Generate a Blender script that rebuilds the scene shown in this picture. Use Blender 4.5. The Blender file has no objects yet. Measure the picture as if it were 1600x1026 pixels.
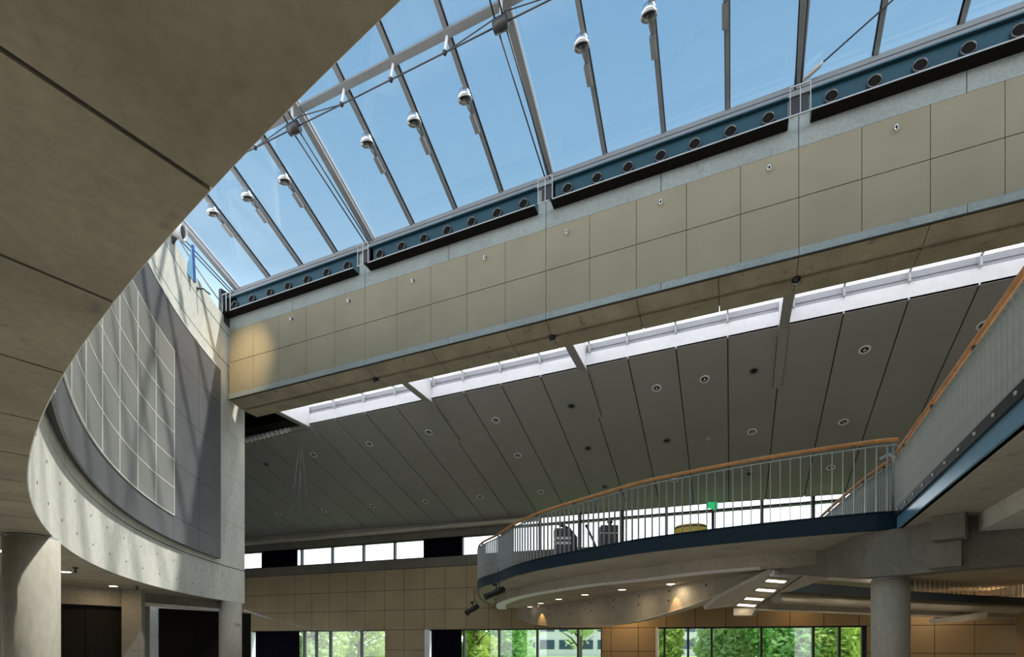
import bpy, math, random
from mathutils import Vector, Matrix
random.seed(7)
sc = bpy.context.scene
COL = sc.collection
EYE = 1.6                       # eye height above the ground floor; shapes below are measured from eye level
F, HOR = 816.0, 1002.0          # survey of the photograph: focal length and horizon in pixels of the 1600x1026 frame
CA, SA = 0.9218, 0.3876         # the hall's long beam runs along x, the camera looks 22.8 degrees to the left of y
PI = math.pi

def uv(X, Y): return (CA*X - SA*Y, SA*X + CA*Y)
def Ps(px, py, s):              # survey point at depth s
    u, v = uv((px-800)/F*s, s); return Vector((u, v, (HOR-py)/F*s))
def Pz(px, py, z): return Ps(px, py, z*F/(HOR-py))
def Pv(px, py, v):              # survey point on the plane y = v
    du, dv = uv((px-800)/F, 1.0); return Ps(px, py, v/dv)

# ------------------------------------------------------------------ materials
def new_mat(name):
    m = bpy.data.materials.new(name); m.use_nodes = True
    nt = m.node_tree; b = nt.nodes['Principled BSDF']; return m, nt, b
def plain(name, col, rough=.6, metal=0., spec=None, var=.06, scale=6.):
    m, nt, b = new_mat(name)
    tc = nt.nodes.new('ShaderNodeTexCoord'); n = nt.nodes.new('ShaderNodeTexNoise')
    n.inputs['Scale'].default_value = scale; n.inputs['Detail'].default_value = 4
    nt.links.new(tc.outputs['Object'], n.inputs['Vector'])
    r = nt.nodes.new('ShaderNodeValToRGB'); e = r.color_ramp.elements
    e[0].position, e[1].position = .3, .7
    e[0].color = [c*(1-var) for c in col] + [1]; e[1].color = [min(1, c*(1+var)) for c in col] + [1]
    nt.links.new(n.outputs['Fac'], r.inputs['Fac']); nt.links.new(r.outputs['Color'], b.inputs['Base Color'])
    b.inputs['Roughness'].default_value = rough; b.inputs['Metallic'].default_value = metal
    if spec is not None: b.inputs['Specular IOR Level'].default_value = spec
    return m
def concrete(name, col, var=.16, spots=.35, scale=.9, stretch=(1, 1, 1), rough=.85):
    m, nt, b = new_mat(name); N, L = nt.nodes.new, nt.links.new
    tc = N('ShaderNodeTexCoord'); mp = N('ShaderNodeMapping'); mp.inputs['Scale'].default_value = stretch
    L(tc.outputs['Object'], mp.inputs['Vector'])
    n1 = N('ShaderNodeTexNoise'); n1.inputs['Scale'].default_value = scale; n1.inputs['Detail'].default_value = 6
    n2 = N('ShaderNodeTexNoise'); n2.inputs['Scale'].default_value = scale*14; n2.inputs['Detail'].default_value = 5
    n3 = N('ShaderNodeTexNoise'); n3.inputs['Scale'].default_value = scale*3.1; n3.inputs['Detail'].default_value = 2
    for n in (n1, n2, n3): L(mp.outputs['Vector'], n.inputs['Vector'])
    r1 = N('ShaderNodeValToRGB'); e = r1.color_ramp.elements; e[0].position, e[1].position = .3, .72
    e[0].color = [c*(1-var) for c in col] + [1]; e[1].color = [min(1, c*(1+var)) for c in col] + [1]
    L(n1.outputs['Fac'], r1.inputs['Fac'])
    mx = N('ShaderNodeMixRGB'); mx.blend_type = 'MULTIPLY'; mx.inputs['Fac'].default_value = .35
    r2 = N('ShaderNodeValToRGB'); e = r2.color_ramp.elements; e[0].position, e[1].position = .3, .65
    e[0].color = (.6, .6, .6, 1); e[1].color = (1.08, 1.08, 1.08, 1)
    L(n2.outputs['Fac'], r2.inputs['Fac']); L(r1.outputs['Color'], mx.inputs['Color1']); L(r2.outputs['Color'], mx.inputs['Color2'])
    r3 = N('ShaderNodeValToRGB'); e = r3.color_ramp.elements; e[0].position, e[1].position = .655, .74
    e[0].color = (0, 0, 0, 1); e[1].color = (spots, spots, spots, 1); L(n3.outputs['Fac'], r3.inputs['Fac'])
    mx2 = N('ShaderNodeMixRGB'); mx2.inputs['Color2'].default_value = (.06, .055, .045, 1)
    L(r3.outputs['Color'], mx2.inputs['Fac']); L(mx.outputs['Color'], mx2.inputs['Color1'])
    L(mx2.outputs['Color'], b.inputs['Base Color']); b.inputs['Roughness'].default_value = rough
    bp = N('ShaderNodeBump'); bp.inputs['Strength'].default_value = .12; bp.inputs['Distance'].default_value = .02
    L(n2.outputs['Fac'], bp.inputs['Height']); L(bp.outputs['Normal'], b.inputs['Normal'])
    return m
def emit(name, col, s):
    m, nt, b = new_mat(name); b.inputs['Base Color'].default_value = (*col, 1)
    b.inputs['Emission Color'].default_value = (*col, 1); b.inputs['Emission Strength'].default_value = s; return m
def glass(name, tint=(.93, .96, .98), gl=.06):
    m, nt, b = new_mat(name); nt.nodes.remove(b); N, L = nt.nodes.new, nt.links.new
    t = N('ShaderNodeBsdfTransparent'); t.inputs['Color'].default_value = (*tint, 1)
    g = N('ShaderNodeBsdfGlossy'); g.inputs['Roughness'].default_value = .02
    n = N('ShaderNodeTexNoise'); n.inputs['Scale'].default_value = 3.
    r = N('ShaderNodeMapRange'); r.inputs['To Min'].default_value = gl*.7; r.inputs['To Max'].default_value = gl*1.3
    L(n.outputs['Fac'], r.inputs['Value'])
    mx = N('ShaderNodeMixShader'); L(r.outputs['Result'], mx.inputs['Fac'])
    L(t.outputs[0], mx.inputs[1]); L(g.outputs[0], mx.inputs[2]); L(mx.outputs[0], nt.nodes['Material Output'].inputs['Surface'])
    return m
def leafmat(name, col):
    m, nt, b = new_mat(name); N, L = nt.nodes.new, nt.links.new
    tc = N('ShaderNodeTexCoord'); n = N('ShaderNodeTexNoise'); n.inputs['Scale'].default_value = 1.6
    L(tc.outputs['Object'], n.inputs['Vector'])
    r = N('ShaderNodeValToRGB'); e = r.color_ramp.elements; e[0].position, e[1].position = .35, .68
    e[0].color = (col[0]*.6, col[1]*.7, col[2]*.6, 1); e[1].color = (*col, 1)
    L(n.outputs['Fac'], r.inputs['Fac']); L(r.outputs['Color'], b.inputs['Base Color'])
    t = N('ShaderNodeBsdfTranslucent'); L(r.outputs['Color'], t.inputs['Color'])
    mx = N('ShaderNodeMixShader'); mx.inputs['Fac'].default_value = .5
    L(b.outputs[0], mx.inputs[1]); L(t.outputs[0], mx.inputs[2]); L(mx.outputs[0], nt.nodes['Material Output'].inputs['Surface'])
    b.inputs['Roughness'].default_value = .6
    return m
def frosted(name):
    m, nt, b = new_mat(name); N, L = nt.nodes.new, nt.links.new
    nt.nodes.remove(b)
    a = N('ShaderNodeBsdfTranslucent'); a.inputs['Color'].default_value = (.95, .95, .95, 1)
    t = N('ShaderNodeBsdfTransparent'); n = N('ShaderNodeTexNoise'); n.inputs['Scale'].default_value = 2.
    r = N('ShaderNodeMapRange'); r.inputs['To Min'].default_value = .06; r.inputs['To Max'].default_value = .14; L(n.outputs['Fac'], r.inputs['Value'])
    mx = N('ShaderNodeMixShader'); L(r.outputs['Result'], mx.inputs['Fac']); L(a.outputs[0], mx.inputs[1]); L(t.outputs[0], mx.inputs[2])
    L(mx.outputs[0], nt.nodes['Material Output'].inputs['Surface']); return m

M = dict(
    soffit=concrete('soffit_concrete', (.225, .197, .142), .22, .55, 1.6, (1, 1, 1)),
    drum=concrete('drum_concrete', (.66, .665, .61), .12, .15, .8, (1, 1, .5)),
    column=concrete('column_concrete', (.47, .44, .37), .10, .1, 1.2, (1, 1, .3)),
    band=concrete('band_concrete', (.31, .345, .345), .10, .15, 1.1),
    beam=concrete('beam_concrete', (.40, .34, .25), .2, .45, 1.3),
    deckc=concrete('deck_concrete', (.44, .39, .31), .15, .3, .8),
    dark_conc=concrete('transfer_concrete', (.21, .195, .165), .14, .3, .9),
    lightconc=concrete('light_concrete', (.6, .57, .5), .1, .15, 1.0),
    tan=plain('tan_cladding', (.29, .26, .185), .8, var=.07, scale=.9),
    tanwall=plain('tan_wall_panel', (.40, .315, .19), .8, var=.10, scale=.6),
    joint=plain('joint_black', (.03, .03, .028), .9),
    ceil=plain('ceiling_grey', (.355, .345, .325), .75, var=.05, scale=.5),
    white=plain('white_paint', (.86, .85, .89), .5, var=.03),
    upper=plain('pale_panel', (.36, .36, .40), .5, var=.04),
    steel=plain('frame_steel', (.27, .28, .29), .45, .35, var=.05),
    silver=plain('silver_paint', (.5, .51, .53), .4, .3, var=.04),
    nozzle=plain('nozzle_steel', (.12, .13, .14), .3, .6),
    darksteel=plain('dark_steel', (.06, .06, .065), .45, .5),
    chrome=plain('chrome', (.8, .8, .8), .18, 1., var=.02),
    teal=plain('teal_paint', (.018, .062, .09), .35, var=.08),
    navy=plain('navy_paint', (.007, .022, .036), .5, spec=.2, var=.08),
    blue=plain('blue_sky_sheen', (.13, .28, .42), .25, var=.06),  # sky reflection on the glossy side edge is put into this blue
    black=plain('black_paint', (.012, .012, .014), .5),
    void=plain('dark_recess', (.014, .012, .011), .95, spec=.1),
    wood=plain('handrail_wood', (.50, .22, .065), .4, var=.2, scale=8),
    baluster=plain('galvanised_steel', (.34, .37, .37), .42, .5, var=.1, scale=5),
    charcoal=plain('charcoal_sheet', (.165, .168, .18), .5, .25, var=.1, scale=.8),
    grid=plain('silver_sheet', (.31, .315, .30), .5, .3, var=.12, scale=.7),
    gridline=plain('pale_seam', (.78, .79, .76), .5, var=.02),
    curtain=plain('navy_curtain', (.006, .006, .013), .95, spec=.05),
    glass=glass('clear_glass'), glass_roof=glass('roof_glass', (.96, .97, .98), .04),
    frosted=frosted('frosted_glass'),
    lamp=emit('warm_lamp', (1, .78, .5), 14), lampw=emit('white_lamp', (1, .86, .66), 2.6),
    green=emit('exit_green', (.02, .35, .12), 1.2),
    floor=concrete('floor_stone', (.53, .51, .46), .1, .1, .6, rough=.6),
    grass=plain('lawn', (.34, .48, .16), .9, var=.3, scale=2),
    leaf1=leafmat('leaf_yellow_green', (.80, .90, .28)), leaf2=leafmat('leaf_green', (.56, .84, .34)), leaf3=leafmat('leaf_pale', (.82, .92, .52)),
    bark=plain('bark', (.16, .12, .09), .9, var=.3, scale=9),
    render=plain('white_render', (.75, .75, .74), .8), pane=plain('dark_pane', (.06, .10, .15), .1),
    yellow=plain('yellow_shell', (.75, .50, .05), .45), blueglass=plain('blue_tinted_fin', (.17, .36, .52), .15), blueedge=plain('blue_edge', (.03, .08, .28), .3),
)

# ------------------------------------------------------------------ mesh building
class MB:
    def __init__(s): s.v, s.f, s.m, s.sm = [], [], [], []
    def face(s, idx, mi=0, smooth=False): s.f.append(tuple(idx)); s.m.append(mi); s.sm.append(smooth)
    def poly(s, pts, mi=0):
        n = len(s.v); s.v += [Vector(p) for p in pts]; s.face(range(n, n+len(pts)), mi)
    def hexa(s, b, t, mi=0):                                   # two quads, bottom and top, same winding
        n = len(s.v); s.v += [Vector(p) for p in b] + [Vector(p) for p in t]
        for q in ((3, 2, 1, 0), (4, 5, 6, 7), (0, 1, 5, 4), (1, 2, 6, 5), (2, 3, 7, 6), (3, 0, 4, 7)): s.face([n+i for i in q], mi)
        return s
    def box(s, a, b, mi=0):
        x0, y0, z0 = a; x1, y1, z1 = b
        return s.hexa([(x0, y0, z0), (x1, y0, z0), (x1, y1, z0), (x0, y1, z0)], [(x0, y0, z1), (x1, y0, z1), (x1, y1, z1), (x0, y1, z1)], mi)
    def bar(s, p, q, w, h, up=(0, 0, 1), mi=0):                # rectangular bar from p to q
        p, q = Vector(p), Vector(q); d = (q-p).normalized(); up = Vector(up)
        sd = d.cross(up)
        if sd.length < 1e-4: sd = d.cross(Vector((1, 0, 0)))
        sd.normalize(); n = sd.cross(d).normalized()
        c = [sd*a*w/2 + n*b*h/2 for a, b in ((-1, -1), (1, -1), (1, 1), (-1, 1))]
        return s.hexa([p+x for x in c], [q+x for x in c], mi)
    def tube(s, pts, r, n=10, mi=0, cap=True):
        pts = [Vector(p) for p in pts]; rings = []
        rr = r if isinstance(r, (list, tuple)) else [r]*len(pts)
        prev = None
        for i, p in enumerate(pts):
            d = (pts[min(i+1, len(pts)-1)] - pts[max(i-1, 0)]).normalized()
            if prev is None:
                a = Vector((0, 0, 1)) if abs(d.z) < .9 else Vector((1, 0, 0))
            else: a = prev
            x = (a - d*a.dot(d)).normalized(); prev = x; y = d.cross(x)
            k = len(s.v); s.v += [p + (x*math.cos(2*PI*j/n) + y*math.sin(2*PI*j/n))*rr[i] for j in range(n)]; rings.append(k)
        for a, b in zip(rings, rings[1:]):
            for j in range(n): s.face((a+j, a+(j+1) % n, b+(j+1) % n, b+j), mi, True)
        if cap:
            s.face([rings[0]+j for j in range(n)][::-1], mi); s.face([rings[-1]+j for j in range(n)], mi)
        return s
    def lathe(s, prof, o, axis, n=24, mi=0, cap=True):                   # prof: (radius, distance along axis)
        o, ax = Vector(o), Vector(axis).normalized()
        x = ax.orthogonal().normalized(); y = ax.cross(x); rings = []
        for r, h in prof:
            k = len(s.v); s.v += [o + ax*h + (x*math.cos(2*PI*j/n) + y*math.sin(2*PI*j/n))*max(r, 1e-4) for j in range(n)]; rings.append(k)
        for a, b in zip(rings, rings[1:]):
            for j in range(n): s.face((a+j, a+(j+1) % n, b+(j+1) % n, b+j), mi, True)
        if cap: s.face([rings[0]+j for j in range(n)][::-1], mi); s.face([rings[-1]+j for j in range(n)], mi)
        return s
    def prism(s, poly, z0, z1, mi=0, mb=None):                 # plan polygon to slab; mb: material of the underside
        n = len(poly); k = len(s.v)
        s.v += [Vector((p[0], p[1], z0)) for p in poly] + [Vector((p[0], p[1], z1)) for p in poly]
        s.face([k+i for i in range(n)][::-1], mi if mb is None else mb); s.face([k+n+i for i in range(n)], mi)
        for i in range(n): j = (i+1) % n; s.face((k+i, k+j, k+n+j, k+n+i), mi)
        return s
    def strip(s, A, B, C, D, mi=0, smooth=False):              # closed box section swept along four matching rails
        k = len(s.v); n = len(A)
        for R in (A, B, C, D): s.v += [Vector(p) for p in R]
        for i in range(n-1):
            for a in range(4):
                b = (a+1) % 4; s.face((k+a*n+i, k+a*n+i+1, k+b*n+i+1, k+b*n+i), mi, smooth)
        for i in (0, n-1): s.face([k+a*n+i for a in range(4)], mi)
        return s
    def mesh(s, name, mats):
        me = bpy.data.meshes.new(name); me.from_pydata([tuple(p) for p in s.v], [], s.f)
        for m in (mats if isinstance(mats, (list, tuple)) else [mats]): me.materials.append(m)
        me.polygons.foreach_set('material_index', s.m); me.polygons.foreach_set('use_smooth', s.sm)
        import bmesh
        bm = bmesh.new(); bm.from_mesh(me); bmesh.ops.recalc_face_normals(bm, faces=bm.faces); bm.to_mesh(me); bm.free()
        me.update(); return me

def put(name, me, parent=None):
    o = bpy.data.objects.new(name, me); COL.objects.link(o); o.parent = parent; return o
def part(name, mb, mat, parent, label=None):
    o = put(name, mb.mesh(name, mat), parent)
    if label: o['label'] = label
    return o
def tag(o, label=None, cat=None, group=None, kind=None):
    for k, val in (('label', label), ('category', cat), ('group', group), ('kind', kind)):
        if val: o[k] = val
    return o
def empty(name): return put(name, None)
def walk(o):
    yield o
    for c in o.children: yield from walk(c)
def done(root):                                                # move the origin to the thing's base
    pts = []
    for o in walk(root):
        if o.type == 'MESH':
            M4 = Matrix.Translation(o.location)
            pts += [M4 @ v.co for v in o.data.vertices]
    lo = Vector([min(p[i] for p in pts) for i in range(3)]); hi = Vector([max(p[i] for p in pts) for i in range(3)])
    b = Vector(((lo.x+hi.x)/2, (lo.y+hi.y)/2, lo.z)); seen = set()
    for o in walk(root):
        if o.type == 'MESH' and o.location.length < 1e-9:
            if o.data.name not in seen: seen.add(o.data.name); o.data.transform(Matrix.Translation(-b))
        elif o is not root: o.location = o.location - b
    root.location = b + Vector((0, 0, EYE)); return root
def solo(name, mb, mat, label=None, cat=None, group=None, kind=None):
    return done(tag(part(name, mb, mat, None), label, cat, group, kind))
def copy_tree(o, parent=None):
    c = o.copy(); COL.objects.link(c); c.parent = parent
    for ch in o.children: copy_tree(ch, c)
    return c
def catmull(P, step):
    P = [Vector(p) for p in P]; Q = [2*P[0]-P[1]] + P + [2*P[-1]-P[-2]]; out = []
    for i in range(1, len(Q)-2):
        for k in range(20):
            t = k/20; a, b, c, d = Q[i-1:i+3]
            out.append(.5*((2*b) + (c-a)*t + (2*a-5*b+4*c-d)*t*t + (3*b-a-3*c+d)*t**3))
    out.append(P[-1]); res = [out[0]]; acc = 0
    for a, b in zip(out, out[1:]):
        L = (b-a).length
        while acc + L >= step:
            t = (step-acc)/L; a = a.lerp(b, t); res.append(a.copy()); L = (b-a).length; acc = 0
        acc += L
    if (res[-1]-out[-1]).length > step*.3: res.append(out[-1])
    return res
def offset(path, d, dz=0.):                                    # plan offset to the left of the path
    out = []
    for i, p in enumerate(path):
        t = path[min(i+1, len(path)-1)] - path[max(i-1, 0)]; t.z = 0; t.normalize()
        out.append(p + Vector((-t.y, t.x, 0))*d + Vector((0, 0, dz)))
    return out
ORD = ['leftmost', 'second from the left', 'third from the left', 'fourth from the left', 'fifth from the left', 'sixth from the left',
       'seventh from the left', 'eighth from the left', 'ninth from the left', 'tenth from the left', 'eleventh from the left', 'twelfth from the left']

# ------------------------------------------------------------------ drum: soffit, wall, cladding
CU, CV, R = 3.454, 22.495, 21.913
def cyl(deg, r, z=0.): a = math.radians(deg); return Vector((CU + r*math.cos(a), CV + r*math.sin(a), z))
T_END, T_START, T_RIGHT = 202.4, 262.0, 280.0
ZS = 1.41                                                       # underside of the gallery
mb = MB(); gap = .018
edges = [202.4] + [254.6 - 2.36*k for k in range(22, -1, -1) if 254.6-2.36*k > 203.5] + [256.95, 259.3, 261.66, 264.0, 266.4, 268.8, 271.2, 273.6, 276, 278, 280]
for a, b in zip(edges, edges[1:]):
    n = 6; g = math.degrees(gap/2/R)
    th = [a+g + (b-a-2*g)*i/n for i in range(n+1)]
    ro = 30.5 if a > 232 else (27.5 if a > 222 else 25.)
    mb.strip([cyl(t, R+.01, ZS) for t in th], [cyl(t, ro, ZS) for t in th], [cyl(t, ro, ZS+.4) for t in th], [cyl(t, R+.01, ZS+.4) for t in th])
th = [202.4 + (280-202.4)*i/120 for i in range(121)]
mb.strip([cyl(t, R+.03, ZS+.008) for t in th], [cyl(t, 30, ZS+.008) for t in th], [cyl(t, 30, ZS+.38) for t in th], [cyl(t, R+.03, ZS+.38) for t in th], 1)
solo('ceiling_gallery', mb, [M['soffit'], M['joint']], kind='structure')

mb = MB(); TW = .38
def ring_block(mb, t0, t1, z0, z1, r0=R, r1=R+TW, mi=0, n=None):
    n = n or max(2, int((t1-t0)/.6)); th = [t0 + (t1-t0)*i/n for i in range(n+1)]
    mb.strip([cyl(t, r0, z0) for t in th], [cyl(t, r1, z0) for t in th], [cyl(t, r1, z1) for t in th], [cyl(t, r0, z1) for t in th], mi)
ring_block(mb, T_END, 280, ZS+.016, 2.62)
for t0, t1 in ((T_END, 214), (214.05, 226), (226.05, 238), (238.05, 250), (250.05, 280)):
    for z0, z1 in ((2.65, 4.2), (4.21, 5.8), (5.81, 7.4), (7.41, 9.675), (9.71, 10.75), (10.79, 11.28)): ring_block(mb, t0, t1, z0, z1)
ring_block(mb, T_END+.1, 279.9, 2.6, 11.22, R+.03, R+TW-.03, 1)
for k in range(15):                                             # formwork tie holes in the band
    for z in (1.78, 2.28):
        mb.lathe([(.022, -.002), (.022, .004)], cyl(206.2+2.9*k+(.4 if z > 2 else 0), R, z), cyl(206.2+2.9*k, -1)-cyl(206.2+2.9*k, 0), 10, 1)
solo('wall_drum', mb, [M['drum'], M['joint']], kind='structure')

cl = empty('curved_screen'); tag(cl, 'large curved charcoal metal wall cladding with an inset of pale gridded sheets', 'wall cladding')
mb = MB()
rc = R-.15; zc0, zc1 = 2.78, 9.1
rows = [zc0, 3.45, 4.2, 4.95, 5.7, 6.45, 7.2, 7.95, zc1]
ring_block(mb, 207.75, 241.4, zc0+.01, zc1-.01, rc+.02, rc+.10, 1)
for t0, t1, zz in ((207.7, 211.75, [zc0, 3.45, 4.95, 6.45, 7.95, zc1]), (211.79, 216.4, [zc0, 3.45, 4.95, 6.45, 7.95, zc1])):
    for z0, z1 in zip(zz, zz[1:]): ring_block(mb, t0, t1, z0+.006, z1-.006, rc, rc+.04)
for t0, t1 in ((216.44, 224.9), (224.92, 233.2), (233.22, 241.4)):
    ring_block(mb, t0, t1, zc0, 3.44, rc, rc+.04); ring_block(mb, t0, t1, 7.96, zc1, rc, rc+.04)
ring_block(mb, 240.5, 241.4, 3.45, 7.95, rc, rc+.04)
part('charcoal_sheet', mb, [M['charcoal'], M['joint']], cl)
mb = MB(); ring_block(mb, 241.45, 250, zc0+.05, zc1, rc+.05, rc+.1)
part('side_sheet', mb, M['charcoal'], cl)
mb = MB()
ring_block(mb, 207.7, 250, zc1, zc1+.04, rc-.015, R); ring_block(mb, 241.38, 241.47, zc0, zc1, rc-.015, rc+.05); ring_block(mb, 207.7, 207.75, zc0, zc1, rc, R, 1)
part('edge_strip', mb, [M['gridline'], M['charcoal']], cl, 'pale metal edge strip')
mb = MB()
gt = [216.45 + 3.345*i for i in range(8)]; gz = [3.45 + .75*i for i in range(7)]
for a, b in zip(gt, gt[1:]):
    for z0, z1 in zip(gz, gz[1:]): ring_block(mb, a+.025, b-.025, z0+.012, z1-.012, rc-.02, rc+.03, 0, 4)
ring_block(mb, gt[0], gt[-1]+.6, gz[0], gz[-1], rc-.008, rc+.035, 1, 36)
for a in gt: ring_block(mb, a-.035, a+.035, gz[0], gz[-1], rc-.027, rc-.005, 1, 2)
for z in gz: ring_block(mb, gt[0], gt[-1]+.6, z-.012, z+.012, rc-.026, rc-.005, 1, 40)
part('grid_panel', mb, [M['grid'], M['gridline']], cl, 'pale silver gridded panel')
done(cl)

# ------------------------------------------------------------------ the long clad beam
V0, PW = 13.0, 1.1717
def un(n): return 1.359 + (n-14)*PW
bm_ = empty('clad_beam'); tag(bm_, 'long tan panelled concrete beam running under the foot of the skylight', 'beam')
UL, UR = un(-1)+.03, un(20)
mb = MB()
for n in range(-1, 20):
    for z0, z1 in ((8.64, 9.735), (9.745, 10.84)):
        mb.box((max(un(n), UL)+.006, V0, z0+.004), (un(n+1)-.006, V0+.06, z1-.004))
mb.box((UL, V0+.03, 8.62), (UR, V0+.5, 10.85), 1)
part('cladding', mb, [M['tan'], M['joint']], bm_, 'tan square cladding panels')
mb = MB()
cuts = [-1, 1.5, 4, 6.5, 9, 11.5, 14, 16.5, 19, 20]
for a, b in zip(cuts, cuts[1:]): mb.box((max(un(a), UL)+.008, V0+.01, 10.85), (un(b)-.008, V0+1.15, 11.93))
mb.box((UL, V0+.05, 10.8), (UR, V0+1.1, 11.9), 1)
part('top_band', mb, [M['band'], M['joint']], bm_, 'grey concrete band above the panels')
mb = MB()
for a, b in zip([-1, 1.5, 4, 6.5, 9, 11.5, 14, 16.5, 19], [1.5, 4, 6.5, 9, 11.5, 14, 16.5, 19, 20]):
    mb.box((max(un(a), UL)+.006, V0-.02, 8.46), (un(b)-.006, V0+1.12, 8.63))
part('ledge', mb, M['band'], bm_, 'narrow grey concrete ledge under the panels')
mb = MB()
for a, b in zip([-1, .2, 2, 4, 6, 8, 9, 11, 12.6, 14, 16, 18], [.2, 2, 4, 6, 8, 9, 11, 12.6, 14, 16, 18, 20]):
    u0, u1 = max(un(a), UL)+.007, un(b)-.007
    mb.hexa([(u0, V0+.42, 8.31), (u1, V0+.42, 8.31), (u1, V0+.5, 8.31), (u0, V0+.5, 8.31)], [(u0, V0+.0, 8.445), (u1, V0+.0, 8.445), (u1, V0+.5, 8.445), (u0, V0+.5, 8.445)])
    mb.box((u0, V0+.59, 8.3), (u1, V0+1.15, 8.445))
mb.box((UL, V0+.1, 8.42), (UR, V0+1.1, 8.5), 1); mb.box((UL, V0-.008, 8.435), (UR, V0+.1, 8.462), 1)
part('soffit_block', mb, [M['beam'], M['joint']], bm_, 'brown stained chamfered underside')
mb = MB(); mb.box((UL-.12, V0-.32, 11.05), (UL+.0, V0+.5, 12.15)); part('end_plate', mb, M['darksteel'], bm_, 'dark plate closing the end of the beam')
done(bm_)

# eye bolts on the beam panels and clamps in the soffit groove
def eye_bolt(c):
    t = empty('eye_bolt'); mb = MB()
    mb.lathe([(.035, 0), (.035, .012), (.014, .016), (.014, .07)], c, (0, -1, 0), 14); part('stud', mb, M['darksteel'], t)
    mb = MB(); mb.tube([c + Vector((.03*math.sin(a), -.08, -.04+.055*math.cos(a))) for a in [2*PI*i/16 for i in range(17)]], .012, 8); part('ring', mb, M['chrome'], t)
    return t
for i, n in enumerate((1.5, 3.5, 5.5, 7.5, 9.5, 11.5, 13.5, 15.5)):
    tag(done(eye_bolt(Vector((un(n), V0, 10.58)))), 'small chrome eye bolt on the tan beam panels, %s' % ORD[i], 'eye bolt', 'eye bolts along the panelled beam')
for i, n in enumerate((4.0, 9.0, 14.0)):
    t = empty('soffit_clamp'); c = Vector((un(n), V0+.53, 8.3))
    mb = MB(); mb.lathe([(.09, 0), (.09, .05), (.05, .06), (.05, .12)], c, (0, 0, -1), 16); part('base', mb, M['black'], t)
    mb = MB(); mb.tube([c+Vector((-.1, 0, -.1)), c+Vector((0, -.03, -.16)), c+Vector((.1, 0, -.1))], .02, 8); part('hook', mb, M['steel'], t)
    tag(done(t), 'black clamp in the groove under the beam, ' + ['left', 'middle', 'right'][i] + ' one of three', 'clamp', 'clamps in the groove under the beam')

# ------------------------------------------------------------------ teal ventilation channels
NODES = [un(-1)+.22, un(4), un(9), un(14), un(19)]
def vent(u0, u1, label):
    t = empty('ventilation_channel'); tag(t, label, 'ventilation channel', 'teal ventilation channels under the skylight')
    mb = MB(); mb.box((u0, V0-.03, 11.32), (u1, V0+.008, 11.93)); part('web', mb, M['teal'], t)
    mb = MB(); mb.box((u0, V0-.3, 11.29), (u1, V0+.008, 11.32)); part('lower_flange', mb, M['void'], t)
    mb = MB(); mb.box((u0-.02, V0-.312, 11.288), (u1+.02, V0-.3, 11.312)); part('edge_strip', mb, M['silver'], t, 'bright edge of the lower flange')
    mb = MB(); mb.box((u0, V0-.12, 11.9), (u1, V0+.008, 11.93)); part('upper_flange', mb, M['teal'], t)
    n = 7
    for k in range(n):
        u = u0 + (u1-u0)*(k+.5)/n; c = Vector((u, V0-.03, 11.64))
        mb = MB(); mb.lathe([(.135, 0), (.14, .06), (.122, .075), (.115, .02)], c, (0, -1, 0), 22); o = part('nozzle', mb, M['nozzle'], t)
        mb = MB(); mb.lathe([(.118, .02), (.118, .045), (.09, .05), (.04, .05)], c, (0, -1, 0), 18); part('jet', mb, M['void'], o)
    return done(t)
for i in range(4):
    vent(NODES[i]+.22 if i else NODES[0]-.25, NODES[i+1]-.22, 'teal ventilation channel with round nozzles below the skylight, %s' % ORD[i])

# ------------------------------------------------------------------ skylight
GZ, GS, VB = 12.43, .416, 13.3
NODES = [1.36 + 5.78*k for k in (-3, -2, -1, 0, 1)]
VT = 5.5
def gz(v): return GZ + GS*(VB-v)
GN = Vector((0, GS, 1)).normalized()
sk = empty('skylight'); tag(sk, 'sloping glazed skylight with steel rafters and tie rods above the panelled beam', 'skylight')
ubars = []
for a, b in zip(NODES, NODES[1:]): ubars += [a + (b-a)*k/4 for k in (1, 2, 3)]
mb = MB()
mb.box((NODES[0]-.35, V0-.06, 11.94), (NODES[-1], V0+.3, 12.06)); mb.box((NODES[0]-.35, V0+.02, 12.07), (NODES[-1], V0+.4, 12.2))
mb.box((NODES[0]-.35, V0+.12, 12.21), (NODES[-1], V0+.45, 12.36)); mb.box((NODES[0]-.35, V0-.065, 12.058), (NODES[-1], V0+.3, 12.075), 1)
mb.bar((NODES[0]-.1, VB-.02, gz(VB)-.04), (NODES[-1], VB-.02, gz(VB)-.04), .08, .09, GN)
part('sill', mb, [M['steel'], M['darksteel']], sk)
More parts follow.
